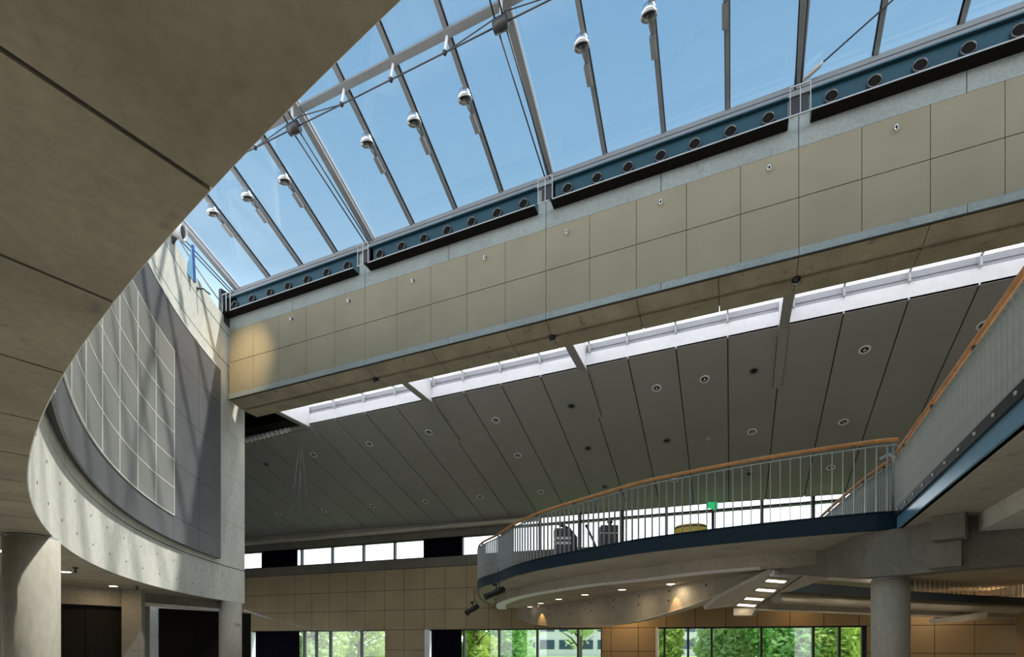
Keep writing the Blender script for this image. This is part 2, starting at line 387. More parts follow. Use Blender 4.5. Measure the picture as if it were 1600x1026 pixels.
for u in NODES:
    if u > 7: continue
    mb = MB(); p, q = Vector((u, VB-.05, gz(VB-.05)-.20)), Vector((u, VT, gz(VT)-.20))
    mb.bar(p, q, .17, .05, GN, 1); mb.bar(p+GN*.12, q+GN*.12, .05, .2, GN); mb.bar(p+GN*.17, q+GN*.17, .14, .04, GN)
    r_ = part('main_rafter', mb, [M['silver'], M['steel']], sk)
    nd = Vector((u-.1, 10.13, gz(10.13)-.65)); ft = Vector((u-.02, V0+.0, 12.1))
    for k, d in enumerate((-.09, .09)):
        mb = MB(); mb.tube([nd+Vector((d, 0, 0)), ft+Vector((d*.6, 0, 0))], .018, 8); part('tie_rod', mb, M['darksteel'], r_)
        mb = MB(); mb.tube([nd+Vector((d, 0, 0)), Vector((u-.1+d, VT, gz(VT)-.4))], .018, 8); part('tie_rod', mb, M['darksteel'], r_)
    mb = MB(); mb.lathe([(.07, -.17), (.13, -.15), (.13, .15), (.07, .17)], nd, (1, 0, 0), 16); part('node', mb, M['darksteel'], r_)
    mb = MB(); mb.tube([nd, Vector((u, 9.95, gz(9.95)-.2))], .035, 10); mb.tube([nd, Vector((u, 10.4, gz(10.4)-.2))], .028, 10); part('strut', mb, M['silver'], r_)
    mb = MB(); mb.box((u-.2, V0-.30, 11.31), (u-.185, V0-.28, 11.93)); mb.box((u-.008, V0-.30, 11.31), (u+.008, V0-.28, 11.93)); mb.box((u+.185, V0-.30, 11.31), (u+.2, V0-.28, 11.93)); mb.box((u-.185, V0-.03, 11.56), (u+.185, V0+.005, 11.93), 1)
    mb.box((u-.2, V0-.312, 11.288), (u+.2, V0-.295, 11.312)); mb.box((u-.2, V0-.31, 11.91), (u+.2, V0-.29, 11.935)); part('bracket', mb, [M['silver'], M['darksteel']], r_)
for u in ubars:
    mb = MB(); p, q = Vector((u, VB, gz(VB)-.06)), Vector((u, VT, gz(VT)-.06))
    mb.bar(p-GN*.03, q-GN*.03, .05, .10, GN); mb.bar(p-GN*.085, q-GN*.085, .085, .02, GN); mb.bar(p+GN*.045, q+GN*.045, .12, .02, GN, 1); mb.bar(p-GN*.07, q-GN*.07, .10, .008, GN, 1)
    part('glazing_bar', mb, [M['steel'], M['black']], sk)
allu = sorted(NODES[:-1] + ubars)
for a, b in zip(allu, allu[1:]):
    for v0, v1 in ((VB-.02, 10.21), (10.2, VT)):
        mb = MB(); mb.hexa([(a+.03, v0, gz(v0)-.03), (b-.03, v0, gz(v0)-.03), (b-.03, v1, gz(v1)-.03), (a+.03, v1, gz(v1)-.03)],
                           [(a+.03, v0, gz(v0)-.01), (b-.03, v0, gz(v0)-.01), (b-.03, v1, gz(v1)-.01), (a+.03, v1, gz(v1)-.01)])
        part('pane', mb, M['glass_roof'], sk)
pv = 10.2
for a, b in zip(NODES[:-1], NODES[1:]):
    if b > 3: continue
    mb = MB(); mb.bar((a, pv, gz(pv)-.12), (b, pv, gz(pv)-.12), .15, .14, GN); pu = part('purlin', mb, M['steel'], sk)
    pts = [Vector((a-.1, 10.13, gz(10.13)-.65))]
    for k in (1, 2, 3):
        u = a + (b-a)*k/4; top = Vector((u, pv, gz(pv)-.2)); bot = Vector((u-.03, pv-.05, gz(pv)-.6)); pts.append(bot)
        m2 = MB(); m2.tube([top, bot], .03, 8); part('post', m2, M['white'], pu)
        m2 = MB(); m2.lathe([(.03, -.05), (.06, 0), (.03, .05)], bot, (1, 0, 0), 12); part('clip', m2, M['darksteel'], pu)
    pts.append(Vector((b-.1, 10.13, gz(10.13)-.65)))
    m2 = MB(); m2.tube(pts, .016, 8); m2.tube([pts[1], Vector((a, pv, gz(pv)-.3))], .012, 8); m2.tube([pts[3], Vector((b, pv, gz(pv)-.3))], .012, 8); part('cable', m2, M['darksteel'], pu)
# wind brace rod with turnbuckle in the right-hand bay, gable glazing on the left
p = Vector((NODES[3]+.12, V0+.0, 12.3)); q = Pv(1395, 0, 12.4); q2 = p + (q-p)*2.2
mb = MB(); mb.tube([p, q2], .016, 8); br = part('brace_rod', mb, M['darksteel'], sk)
d = (q-p).normalized(); mb = MB(); mb.tube([p-d*.05, p+d*.05, p+d*.28, p+d*.36], [.02, .05, .05, .02], 10); part('turnbuckle', mb, M['silver'], br)
gth = [203.2 + 1.6*i for i in range(16)]
for z, w1, w2 in ((11.32, .1, .08), (11.75, .05, .05)):
    mb = MB(); mb.tube([cyl(a, R+.12, z) for a in gth], w1*.5, 8); part('gable_rail', mb, M['silver'], sk)
done(sk)

t = empty('glass_fin'); a, b, c = Ps(301, 383, 15.75), Ps(304, 441, 15.75), Ps(290, 424, 15.5); w_ = (b-c).cross(a-c).normalized()*.012
mb = MB(); k = [p+w_ for p in (a, b, c)] + [p-w_ for p in (a, b, c)]; mb.v += k
for f in ((0, 1, 2), (5, 4, 3), (0, 3, 4, 1), (1, 4, 5, 2), (2, 5, 3, 0)): mb.face(f)
part('blade', mb, M['blueglass'], t)
mb = MB(); mb.bar(a, b, .07, .05, (1, 0, 0)); part('edge_bar', mb, M['blueedge'], t, 'dark blue edge of the fin')
tag(done(t), 'blue tinted triangular glass fin standing on top of the curved wall', 'glass fin')
t = empty('floodlight'); c = cyl(215.6, R-.10, 11.45)
mb = MB(); ax = (Vector((0, 0, 0))-c).normalized(); ax = Vector((.5, .3, -.1)).normalized()
mb.lathe([(.16, -.2), (.2, -.16), (.2, .14), (.22, .2), (.18, .2), (.17, .16)], c, ax, 22); part('housing', mb, M['white'], t)
mb = MB(); mb.lathe([(.15, .165), (.12, .18), (.06, .185)], c, ax, 18); part('lens', mb, M['black'], t)
mb = MB(); mb.bar(c+Vector((0, 0, -.1)), cyl(215.6, R+.02, 11.1), .06, .12); part('bracket', mb, M['darksteel'], t)
fl = bpy.data.lights.new('sun_patch_fill', 'SPOT'); fl.energy = 700; fl.color = (1, .74, .40); fl.spot_size = .78; fl.spot_blend = 1.0; fl.shadow_soft_size = .05  # spot added at the floodlight, standing in for warm sunlight on the beam end
fo = bpy.data.objects.new('sun_patch_fill', fl); COL.objects.link(fo); fo.location = c + ax*.3 + Vector((0, 0, EYE)); fo.rotation_euler = (fo.location - Vector((-15.3, 13, 9.6+EYE))).to_track_quat('Z', 'Y').to_euler()
tag(done(t), 'white round floodlight on top of the curved wall beside the skylight end', 'floodlight')
t = empty('wall_hook'); c = cyl(211.2, R, 10.95)
mb = MB(); d = (cyl(211.2, 0)-cyl(211.2, 1)).normalized(); mb.tube([c, c+d*.2, c+d*.3+Vector((0, .1, -.1))], .025, 8); part('arm', mb, M['darksteel'], t)
mb = MB(); mb.lathe([(.06, 0), (.06, .02)], c, d, 14); part('base', mb, M['steel'], t)
tag(done(t), 'tiny dark hook on the pale curved wall below the glass fin', 'hook')

# skylight spotlights on the glazing bars
def spot():
    t = empty('skylight_spotlight'); vL = 11.15; c = Vector((-.06, vL, gz(vL)-.21)); ax = Vector((0, .32, -1)).normalized()
    mb = MB(); mb.lathe([(.06, -.16), (.12, -.12), (.155, -.03), (.165, .05), (.145, .05), (.12, -.02), (.05, -.05)], c, ax, 26); part('reflector', mb, M['chrome'], t)
    mb = MB(); mb.lathe([(.165, .03), (.18, .055), (.165, .078), (.148, .055), (.165, .03)], c, ax, 26, 0, False); part('rim', mb, M['silver'], t)
    mb = MB(); mb.lathe([(.05, -.04), (.105, .0), (.1, .035), (.04, .06)], c, ax, 18); part('bulb', mb, M['black'], t)
    mb = MB(); mb.tube([c-ax*.1, Vector((-.07, vL+.2, gz(vL+.2)-.2)), Vector((-.04, vL+.36, gz(vL+.36)-.17))], .025, 8); part('arm', mb, M['steel'], t)
    mb = MB(); v0, v1 = vL+.34, vL+.68; mb.bar((-.04, v0, gz(v0)-.19), (-.04, v1, gz(v1)-.19), .12, .11, GN); part('ballast_box', mb, M['steel'], t)
    return done(t)
sp0 = None
for i, u in enumerate(ubars[:9]):
    if sp0 is None: sp0 = spot(); o = sp0; base = o.location.copy()
    else: o = copy_tree(sp0)
    o.location = base + Vector((u, 0, 0)); tag(o, 'chrome spotlight with ballast box hung on a skylight bar, %s' % ORD[i], 'spotlight', 'spotlights under the skylight')

# ------------------------------------------------------------------ strip skylight behind the beam, fins and the dark ceiling
VF, ZF0, ZF1, ZF2 = 16.67, 8.972, 9.41, 9.72
NB = un(14); nodes2 = [NB + 5.8585*k for k in (-3, -2, -1, 0, 1)]
slot = empty('light_slot'); tag(slot, 'white strip skylight between the beam and the dark grey ceiling', 'strip skylight')
mb = MB()
for a, b in zip([nodes2[0]+.1]+nodes2[1:], nodes2[1:]+[9.6]): mb.box((a+.006, VF, ZF0), (b-.006, VF+.06, ZF1))
part('fascia_board', mb, M['white'], slot, 'white painted fascia board')
mb = MB(); mb.box((nodes2[0]+.1, VF+.04, ZF1), (9.6, VF+.1, ZF2)); mb.box((nodes2[0]+.1, VF+.02, ZF1+.12), (9.6, VF+.05, ZF1+.128), 1)
part('upper_panel', mb, [M['upper'], M['steel']], slot, 'pale grey panel above the fascia')
mb = MB(); mb.poly([(nodes2[0], V0+1.15, 10.1), (9.6, V0+1.15, 10.1), (9.6, VF+.3, ZF2+.06), (nodes2[0], VF+.3, ZF2+.06)])
part('glazing', mb, M['frosted'], slot, 'frosted roof glazing')
mb = MB(); mb.box((nodes2[0], V0+1.152, 8.6), (9.6, V0+1.165, 10.08)); part('slot_reflector', mb, M['white'], slot, 'added white reflector on the rear of the beam')  # unseen reflector, added to throw more light onto the fascia board
for k in range(-11, 7):
    u = NB + 1.4646*k
    if k % 4 == 0: u += .25
    mb = MB(); mb.box((u-.02, VF-.12, ZF1-.02), (u+.02, VF+.04, ZF2)); mb.bar((u, VF-.1, ZF2-.05), (u, V0+1.2, 10.05), .05, .09); part('bracket', mb, M['silver'], slot)
done(slot)
for i, u in enumerate(nodes2[:4]):
    t = empty('ceiling_fin'); v0, v1 = V0+1.16, 18.85; zl = 8.87
    mb = MB(); mb.box((u-.12, v0, zl+.02), (u+.12, VF, 9.75)); part('side_panel', mb, M['white'], t, 'white painted fin sides')
    mb = MB(); mb.box((u-.125, v0-.005, zl), (u+.125, VF, zl+.02))
    y = lambda v: 8.25 - .34*(v-18.8)
    mb.hexa([(u-.125, VF, zl), (u+.125, VF, zl), (u+.125, v1, y(v1)-.07), (u-.125, v1, y(v1)-.07)], [(u-.125, VF, y(VF)-.002), (u+.125, VF, y(VF)-.002), (u+.125, v1, y(v1)-.002), (u-.125, v1, y(v1)-.002)])
    for sx_ in (-.14, .125): mb.hexa([(u+sx_, VF+.3, y(VF+.3)-.012), (u+sx_+.015, VF+.3, y(VF+.3)-.012), (u+sx_+.015, v1+.02, y(v1)-.012), (u+sx_, v1+.02, y(v1)-.012)], [(u+sx_, VF+.3, y(VF+.3)-.001), (u+sx_+.015, VF+.3, y(VF+.3)-.001), (u+sx_+.015, v1+.02, y(v1)-.001), (u+sx_, v1+.02, y(v1)-.001)], 1)
    part('underside', mb, [M['ceil'], M['joint']], t, 'grey underside of the fin')
    tag(done(t), 'white sided ceiling fin crossing the strip skylight, %s of four' % ORD[i], 'ceiling fin', 'fins crossing the strip skylight')

def zc(v): return 8.25 - .34*(v-18.8)
def vw(u): return 24.7 + .045*(u+9)                               # far wall line
mb = MB()
js = [NB + 1.4646*k for k in range(-24, 7)]
for a, b in zip(js, js[1:]):
    a2, b2 = a+.018, b-.018
    va, vb_ = vw(a2)-.12, vw(b2)-.12; vs = VF+.0
    mb.hexa([(a2, vs, zc(vs)), (b2, vs, zc(vs)), (b2, vb_, zc(vb_)), (a2, va, zc(va))], [(a2, vs, zc(vs)+.05), (b2, vs, zc(vs)+.05), (b2, vb_, zc(vb_)+.05), (a2, va, zc(va)+.05)])
mb.hexa([(-34, VF+.01, zc(VF)+.03), (9.9, VF+.01, zc(VF)+.03), (9.9, 25.4, zc(25.4)+.03), (-34, 23.4, zc(23.4)+.03)], [(-34, VF+.01, zc(VF)+.4), (9.9, VF+.01, zc(VF)+.4), (9.9, 25.7, zc(25.7)+.6), (-34, 23.7, zc(23.7)+.6)], 1)
solo('ceiling_hall', mb, [M['ceil'], M['joint']], kind='structure')
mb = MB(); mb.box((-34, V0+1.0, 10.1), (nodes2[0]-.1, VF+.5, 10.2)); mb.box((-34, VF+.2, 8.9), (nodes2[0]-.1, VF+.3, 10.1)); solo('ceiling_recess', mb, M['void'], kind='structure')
mb = MB(); pts = [Pv(386, 690, 16.4) + Vector((0, 0, 0))]
p, q = Pv(384, 688, 16.5), Pv(452, 671, 16.5)
mb.tube([p.lerp(q, i/60) for i in range(61)], [.085 + .03*math.sin(i*1.05) for i in range(61)], 12)
solo('corrugated_duct', mb, M['white'], 'short white corrugated duct in the dark recess beside the first ceiling fin', 'duct')
mb = MB()
for a, b in ((-34, -8.9),):
    mb.hexa([(a, vw(a)-.35, 6.04), (b, vw(b)-.35, 6.04), (b, vw(b)-.01, 6.04), (a, vw(a)-.01, 6.04)], [(a, vw(a)-.35, 6.17), (b, vw(b)-.35, 6.17), (b, vw(b)-.01, zc(vw(b))+.1), (a, vw(a)-.01, zc(vw(a))+.1)])
solo('trim_1', mb, M['lightconc'], kind='structure')

# ceiling downlights
def downlight(c, dark, r=.17):
    t = empty('downlight'); n = Vector((0, -.34, -1)).normalized()
    mb = MB(); mb.lathe([(r*.62, -.02), (r*.62, .012), (r, .018), (r*1.02, -.01)], c, n, 22); part('trim_ring', mb, M['white' if not dark else 'steel'], t)
    mb = MB(); mb.lathe([(r*.66, .0), (r*.6, .014), (r*.3, .012)], c, n, 18); part('recess', mb, M['black'], t)
    if not dark:
        mb = MB(); mb.lathe([(r*.3, .01), (r*.28, .03), (r*.1, .04)], c, n, 14); part('bulb', mb, M['chrome'], t)
    return done(t)
def on_ceil(px, py):
    du, dv = uv((px-800)/F, 1.); dz = (HOR-py)/F; s = (8.25+.34*18.8)/(dz+.34*dv); return Ps(px, py, s)
rowsd = {'row nearest the strip skylight': [(416, 725, 1), (490, 710, 0), (577, 693, 0), (670, 675, 0), (775, 656, 0), (893, 634, 1), (1026, 606, 0), (1101, 592, 0), (1178, 579, 1), (1351, 546, 0), (1537, 508, 0)],
         'middle row': [(809, 711, 0), (919, 700, 1), (1042, 688, 1), (1107, 685, 0), (1175, 674, 0), (1318, 659, 0)],
         'row nearest the far windows': [(435, 802, 0), (506, 797, 0), (582, 790, 0), (665, 783, 0), (750, 776, 0), (845, 768, 0), (945, 760, 1), (1054, 750, 0), (1171, 740, 1), (1298, 730, 0)]}
for rn, L_ in rowsd.items():
    for i, (px, py, dk) in enumerate(L_):
        c = on_ceil(px, py)
        tag(downlight(c, dk, .16 if px != 1107 else .07), '%s ceiling downlight in the %s, %s' % ('dark' if dk else 'silver ringed', rn, ORD[i]), 'downlight', 'downlights in the dark ceiling')
for i, ((px, py), (qx, qy)) in enumerate((((470, 676), (481, 795)), ((468, 690), (455, 800)), ((471, 690), (466, 815)))):
    mb = MB(); a = Ps(px, py, 22); b = Ps(qx, qy, 22); mb.tube([a, b], .006, 6)
    solo('suspension_wire', mb, M['silver'], 'thin wire hanging under the first ceiling fin, %s of three' % ['rightmost', 'leftmost', 'middle'][i], 'wire', 'wires hanging under the first fin')

# ------------------------------------------------------------------ far wall
WD = Vector((1, .045, 0)).normalized(); WN = Vector((WD.y, -WD.x, 0))   # towards the hall
W0 = Vector((-18.0, vw(-18.0), 0))
def W(w, z, off=0.): return W0 + WD*w + WN*off + Vector((0, 0, z))
def wx(px):
    du, dv = uv((px-800)/F, 1.); s = (24.7+.405)/(dv-.045*du); p = Ps(px, 0, s); return (p-W0).dot(WD)
def wbox(mb, a, b, z0, z1, o0, o1, mi=0):
    mb.hexa([W(a, z0, o0), W(b, z0, o0), W(b, z0, o1), W(a, z0, o1)], [W(a, z1, o0), W(b, z1, o0), W(b, z1, o1), W(a, z1, o1)], mi)
ST = 1.27; cols = [-9.5*ST + ST*k - .5*ST for k in range(0, 33)]
cols = [ST*k for k in range(-14, 24)]
low = [(wx(384), 0.02), (2*ST, wx(940)), (wx(1024), wx(1354))]
mb = MB(); rz = [-1.6, -1.57, -.46, .653, 1.75, 2.86, 4.03]
for a, b in zip(cols, cols[1:]):
    for z0, z1 in zip(rz[1:], rz[2:]):
        segs = [(a, b)]
        if z1 < .7:
            for l0, l1 in low:
                segs = [x for s0, s1 in segs for x in ((s0, min(s1, l0)), (max(s0, l1), s1)) if x[1]-x[0] > .05]
        for s0, s1 in segs: wbox(mb, s0+.012, s1-.012, z0+.012, z1-.012, -.05, 0)
lo_ = [cols[0]] + [x for l in low for x in l] + [cols[-1]]
for s0, s1 in zip(lo_[::2], lo_[1::2]): wbox(mb, s0, s1, -1.6, .65, -.4, -.02, 1)
wbox(mb, cols[0], cols[-1], .655, 4.05, -.4, -.02, 1)
for a, b in zip(cols[::2], cols[2::2]): wbox(mb, a+.006, b-.006, 4.05, 4.56, -.4, .01, 2)
wL, wR = wx(795), cols[-1]
wbox(mb, cols[0], wL, 5.62, 7.4, -.4, -.05, 3)
wbox(mb, wL, wR, 6.3, 6.9, -.4, -.05, 4)
wbox(mb, wL-.25, wL+.1, 4.56, 6.4, -.4, .0, 3)
solo('wall_back', mb, [M['tanwall'], M['joint'], M['dark_conc'], M['dark_conc'], M['white']], kind='structure')

def window(name, a, b, z0, z1, mull, jamb=0., mw=.09):
    t = empty(name); tag(t, kind='structure')
    mb = MB(); wbox(mb, a, b, z1-.06, z1, -.3, -.1); wbox(mb, a, b, z0, z0+.06, -.3, -.1); wbox(mb, a, a+.06, z0, z1, -.3, -.1); wbox(mb, b-.06, b, z0, z1, -.3, -.1)
    part('window_frame', mb, M['darksteel'], t)
    if jamb:
        mb = MB(); wbox(mb, a, a+jamb, z0, z1, -.38, -.02); part('window_jamb', mb, M['white'], t, 'white window jamb')
    for m in mull:
        mb = MB(); wbox(mb, m-mw/2, m+mw/2, z0, z1, -.32, -.12); part('mullion', mb, M['darksteel'], t)
    e = [a+.06] + list(mull) + [b-.06]
    for p, q in zip(e, e[1:]):
        mb = MB(); wbox(mb, p, q, z0+.05, z1-.05, -.22, -.2); part('pane', mb, M['glass'], t)
    return done(t)
window('window_1', low[0][0], low[0][1], -1.58, .653, [wx(x) for x in (472, 491, 513, 562)], .45)
window('window_2', low[1][0], low[1][1], -1.58, .653, [wx(x) for x in (723, 778, 838, 902)], .3)
window('window_3', low[2][0], low[2][1], -1.58, .653, [wx(x) for x in (1038, 1075, 1112, 1190, 1272, 1313, 1350)], .12)
window('window_4', cols[0], wL-.25, 4.56, 5.62, [wx(x) for x in (408, 468, 516, 565, 614, 661, 720)], 0)
window('window_5', wL+.1, wR, 4.56, 6.32, [wx(x) for x in (842, 905, 972, 1041, 1114, 1191, 1272, 1355, 1440, 1530)], 0, .13)
mb = MB(); wbox(mb, wL, wR, 5.84, 5.95, -.3, -.04); solo('trim_2', mb, M['darksteel'], kind='structure')

def curtain(a, b, z0, z1, label):
    mb = MB(); n = 40; A, B = [], []
    for i in range(n+1):
        w = a+(b-a)*i/n; o = -.07 + .035*math.sin(i*1.35); A.append((w, o)); B.append((w, o-.025))
    mb.strip([W(w, z0, o) for w, o in A], [W(w, z0, o) for w, o in B], [W(w, z1, o) for w, o in B], [W(w, z1, o) for w, o in A], 0, True)
    return solo('curtain', mb, M['curtain'], label, 'curtain', 'navy curtains at the far windows')
curtain(wx(398), wx(466), -1.58, .64, 'navy curtain drawn at the left end of the lower window beside the column')
curtain(wx(673), wx(720), -1.58, .64, 'navy curtain at the left end of the middle lower window')
curtain(wx(407), wx(463), 4.57, 5.61, 'navy curtain in the upper window band beside the curved wall')
curtain(wx(661), wx(721), 4.57, 5.61, 'navy curtain in the upper window band near the balcony tip')

# ------------------------------------------------------------------ balcony
ZD0, ZD1 = 1.93, 2.23
edge_px = [(1404, 826), (1370, 827.5), (1336, 830.2), (1270, 835.5), (1180, 843.5), (1102, 851.5), (1010, 862), (967, 868.5), (920, 876.3), (873.5, 884), (834.6, 891.5), (802, 900), (777, 909)]
main = [Pz(x, y, ZD0) for x, y in edge_px] + [Vector((-8.15, 16.55, ZD0)), Vector((-8.95, 17.9, ZD0)), Vector((-9.75, 19.6, ZD0)), Vector((-10.6, 21.6, ZD0)), Vector((-11.5, 24.4, ZD0))]
E_ = catmull(main, .165)
side_a, side_b = Pz(1404, 826, ZD0), Pz(1600, 662.5, ZD0)
sd = (side_b-side_a).normalized(); side_end = side_a + sd*7.6
bal = empty('balcony'); tag(bal, 'curved concrete balcony with a navy edge projecting into the hall', 'balcony')
mb = MB(); rim_poly = [(p.x, p.y) for p in E_[::3]] + [(E_[-1].x, vw(E_[-1].x)-.06), (9.0, vw(9.0)-.06), (9.0, 10), (6.5, 4.0), (side_end.x, side_end.y)]
mb.prism(rim_poly, ZD0, ZD1-.02); part('slab', mb, M['deckc'], bal)
Eo, Ei = offset(E_, -.05), offset(E_, .02)
def lift(P, z): return [Vector((p.x, p.y, z)) for p in P]
mb = MB(); mb.strip(lift(Eo, ZD0-.01), lift(Ei, ZD0-.01), lift(Ei, ZD1), lift(Eo, ZD1), 0, False)
E2 = offset(E_, -.09); mb.strip(lift(E2, ZD1-.03), lift(Ei, ZD1-.03), lift(Ei, ZD1+.01), lift(E2, ZD1+.01))
part('edge_channel', mb, M['navy'], bal, 'navy steel edge channel')
nrm = Vector((sd.y, -sd.x, 0))
if nrm.dot(Vector((-1, .5, 0))) < 0: nrm = -nrm
mb = MB(); o1, o2 = nrm*.03, nrm*-.05
A, B = side_a-sd*.05, side_end
mb.hexa([A+o1, A+o2, B+o2, B+o1], [A+o1+Vector((0, 0, .22)), A+o2+Vector((0, 0, .22)), B+o2+Vector((0, 0, .22)), B+o1+Vector((0, 0, .22))])
part('side_fascia', mb, M['blue'], bal, 'blue side edge with sky reflection painted in')
mb = MB(); o1 = nrm*.07
mb.hexa([x+Vector((0, 0, .2)) for x in (A+o1, A+o2, B+o2, B+o1)], [x+Vector((0, 0, .33)) for x in (A+o1, A+o2, B+o2, B+o1)])
for k in range(14):
    c = A + sd*(.4+.5*k) + o1 + Vector((0, 0, .265)); mb.lathe([(.022, 0), (.018, .02)], c, nrm, 10, 1)
part('side_channel', mb, [M['black'], M['silver']], bal, 'black side channel with bolts')
ringp = [(1.76, 12.82), (.73, 12.72), (-.2, 12.93), (-1.03, 13.25), (-2.23, 14.0), (-3.79, 14.75), (-5.0, 15.6), (-6.0, 16.45), (-7.0, 17.4), (-8.0, 18.6), (-9.3, 20.5), (-10.2, 22.3), (-10.9, 24.1)]
Rg = catmull([Vector((x, y, 1.93)) for x, y in ringp], .4); Rg2 = offset(Rg, .48)
s_left = 1 if (Rg2[5]-Vector((0, 20, 1.93))).length < (Rg[5]-Vector((0, 20, 1.93))).length else -1
Rg2 = offset(Rg, .48*s_left)
mb = MB()
cutk = list(range(0, len(Rg)-1, 9)) + [len(Rg)-1]
for a, b in zip(cutk, cutk[1:]):
    P, Q = [p.copy() for p in Rg[a:b+1]], [p.copy() for p in Rg2[a:b+1]]
    dd = (P[1]-P[0]).normalized()*.008; P[0] += dd; Q[0] += dd
    mb.strip(lift(P, 1.65), lift(Q, 1.65), lift(Q, 1.935), lift(P, 1.935))
part('ring_beam', mb, M['deckc'], bal, 'concrete ring beam set back under the slab')
mb = MB(); P, Q = offset(Rg, .01*s_left), offset(Rg, .44*s_left); k0 = 3
mb.strip(lift(P[k0:], 1.635), lift(Q[k0:], 1.635), lift(Q[k0:], 1.655), lift(P[k0:], 1.655)); part('ring_lip', mb, M['white'], bal, 'pale lip under the ring beam')
apr = [(797, 27.0), (818, 26.2), (870, 23.6), (920, 21.2), (1000, 17.6), (1082, 14.9), (1141, 13.5), (1184, 12.8), (1206, 12.45)]
ap = catmull([Ps(x, 902, s)*Vector((1, 1, 0)) if False else Vector((*uv((x-800)/F*s, s), 0)) for x, s in apr], .25)
mb = MB(); Ra, n_ = offset(Rg, .3*s_left), 40
def rs(P, i, n): x = i/n*(len(P)-1); k = min(int(x), len(P)-2); return P[k].lerp(P[k+1], x-k)
for j in range(4):                                              # four long ceiling boards with open joints
    P = [rs(Ra, i, n_).lerp(rs(ap[::-1], i, n_).to_3d(), j/4+.004) for i in range(n_+1)]; Q = [rs(Ra, i, n_).lerp(rs(ap[::-1], i, n_).to_3d(), (j+1)/4-.004) for i in range(n_+1)]
    mb.strip(lift(P, 1.70), lift(Q, 1.70), lift(Q, 1.76), lift(P, 1.76))
part('recess_ceiling', mb, M['deckc'], bal, 'recessed ceiling under the balcony')
# hanging apron wall with a curved lower edge
zs = [(27.0, 1.5), (26.2, 1.05), (25.3, .86), (23.6, .70), (21.2, .63), (19.6, .65), (17.6, .73), (16.2, .88), (14.9, 1.06), (13.5, 1.34), (12.8, 1.60), (12.0, 1.62)]
def zap(p):
    s = -SA*p.x + CA*p.y
    for (s1, z1), (s0, z0) in zip(zs, zs[1:]):
        if s0 <= s <= s1: return z0 + (z1-z0)*(s-s0)/(s1-s0)
    return zs[0][1] if s > zs[0][0] else zs[-1][1]
apb = offset(ap, .35)
if (apb[8]-Vector((6, 20, 0))).length > (ap[8]-Vector((6, 20, 0))).length: apb = offset(ap, -.35)
mb = MB()
ck = list(range(0, len(ap)-1, 7)) + [len(ap)-1]
for a, b in zip(ck, ck[1:]):
    P, Q = [p.copy() for p in ap[a:b+1]], apb[a:b+1]
    P[0] = P[0].lerp(P[1], .04)
    zl = [zap(p) for p in ap[a:b+1]]
    mb.strip([Vector((p.x, p.y, z)) for p, z in zip(P, zl)], [Vector((p.x, p.y, z)) for p, z in zip(Q, zl)], lift(Q, 1.75), lift(P, 1.75))
for k in range(6, len(ap)-8, 7):
    p = ap[k]+(ap[k+1]-ap[k])*.5; nn = (ap[k]-apb[k]).normalized()
    for z in (1.25, 1.55):
        if z > zap(p)+.1: mb.lathe([(.035, 0), (.035, .006)], Vector((p.x, p.y, z)), nn, 10, 1)
part('apron_wall', mb, [M['deckc'], M['joint']], bal, 'concrete apron wall with tie holes hanging under the balcony')
mb = MB(); zl = [zap(p) for p in ap]; apf = [p + (p-q).normalized()*.02 for p, q in zip(ap, apb)]
mb.strip([Vector((p.x, p.y, z-.03)) for p, z in zip(apf, zl)], [Vector((p.x, p.y, z-.03)) for p, z in zip(apb, zl)], [Vector((p.x, p.y, z)) for p, z in zip(apb, zl)], [Vector((p.x, p.y, z)) for p, z in zip(apf, zl)])
part('apron_lip', mb, M['lightconc'], bal, 'pale lower lip of the apron wall')
done(bal)

# soffit arm with four square lights
arm = empty('light_soffit'); tag(arm, 'pale flat soffit arm with square lights running from the balcony to the far wall', 'soffit')
zA = 1.60
def Pa(px, py): return Ps(px, py, 6.751/((HOR-py)/F + .429))
UPA = Vector((*uv(0, .429), 1)).normalized()
pa = [Pa(x, y) for x, y in ((1205, 893.5), (1255, 898.3), (1296, 902.2), (1236, 923.5), (1213, 926.5), (1182, 947.5), (1142, 947.5), (1100, 952), (1120, 936), (1160, 915))]
mb = MB(); n = len(pa); mb.v += pa + [p + UPA*.1 for p in pa]; mb.face(range(n)); mb.face([n+i for i in range(n)])
for i in range(n): j = (i+1) % n; mb.face((i, j, n+j, n+i))
part('panel', mb, M['lightconc'], arm)
mb = MB(); d0, d1_ = Pa(1229, 901), Pa(1166, 946); mb.bar(d0-UPA*.006+Vector((-.3, 0, 0)), d1_-UPA*.006+Vector((-.27, 0, 0)), .015, .02, UPA); mb.bar(d0-UPA*.006+Vector((.3, 0, 0)), d1_-UPA*.006+Vector((.27, 0, 0)), .015, .02, UPA); part('seam', mb, M['joint'], arm)
A, B, Cc = Pz(1206, 893.5, zA), Pz(1362, 906, zA), Pz(1296, 902.2, zA)
mb = MB(); mb.bar(A+Vector((0, 0, -.015)), B+Vector((0, 0, -.015)), .12, .13); part('front_lip', mb, M['white'], arm, 'white front lip')
for x, y in ((1213, 906.3), (1197, 920.5), (1179, 934.2), (1167, 944)):
    c = Pa(x, y); d1 = (Pa(1167, 944)-Pa(1213, 906.3)).normalized(); d2 = d1.cross(UPA).normalized()
    def q(cx_, a, b, z): return [cx_ + d1*i*a + d2*j*b + UPA*z for i, j in ((-1, -1), (1, -1), (1, 1), (-1, 1))]
    mb = MB(); mb.hexa(q(c, .13, .29, -.012), q(c, .13, .29, .01)); o = part('light_tray', mb, M['deckc'], arm, 'recessed tray of a square light')
    mb = MB(); mb.hexa(q(c+d1*.02, .05, .24, -.02), q(c+d1*.02, .05, .24, .0)); part('lens', mb, M['lampw'], o, 'lit square lens')
done(arm)
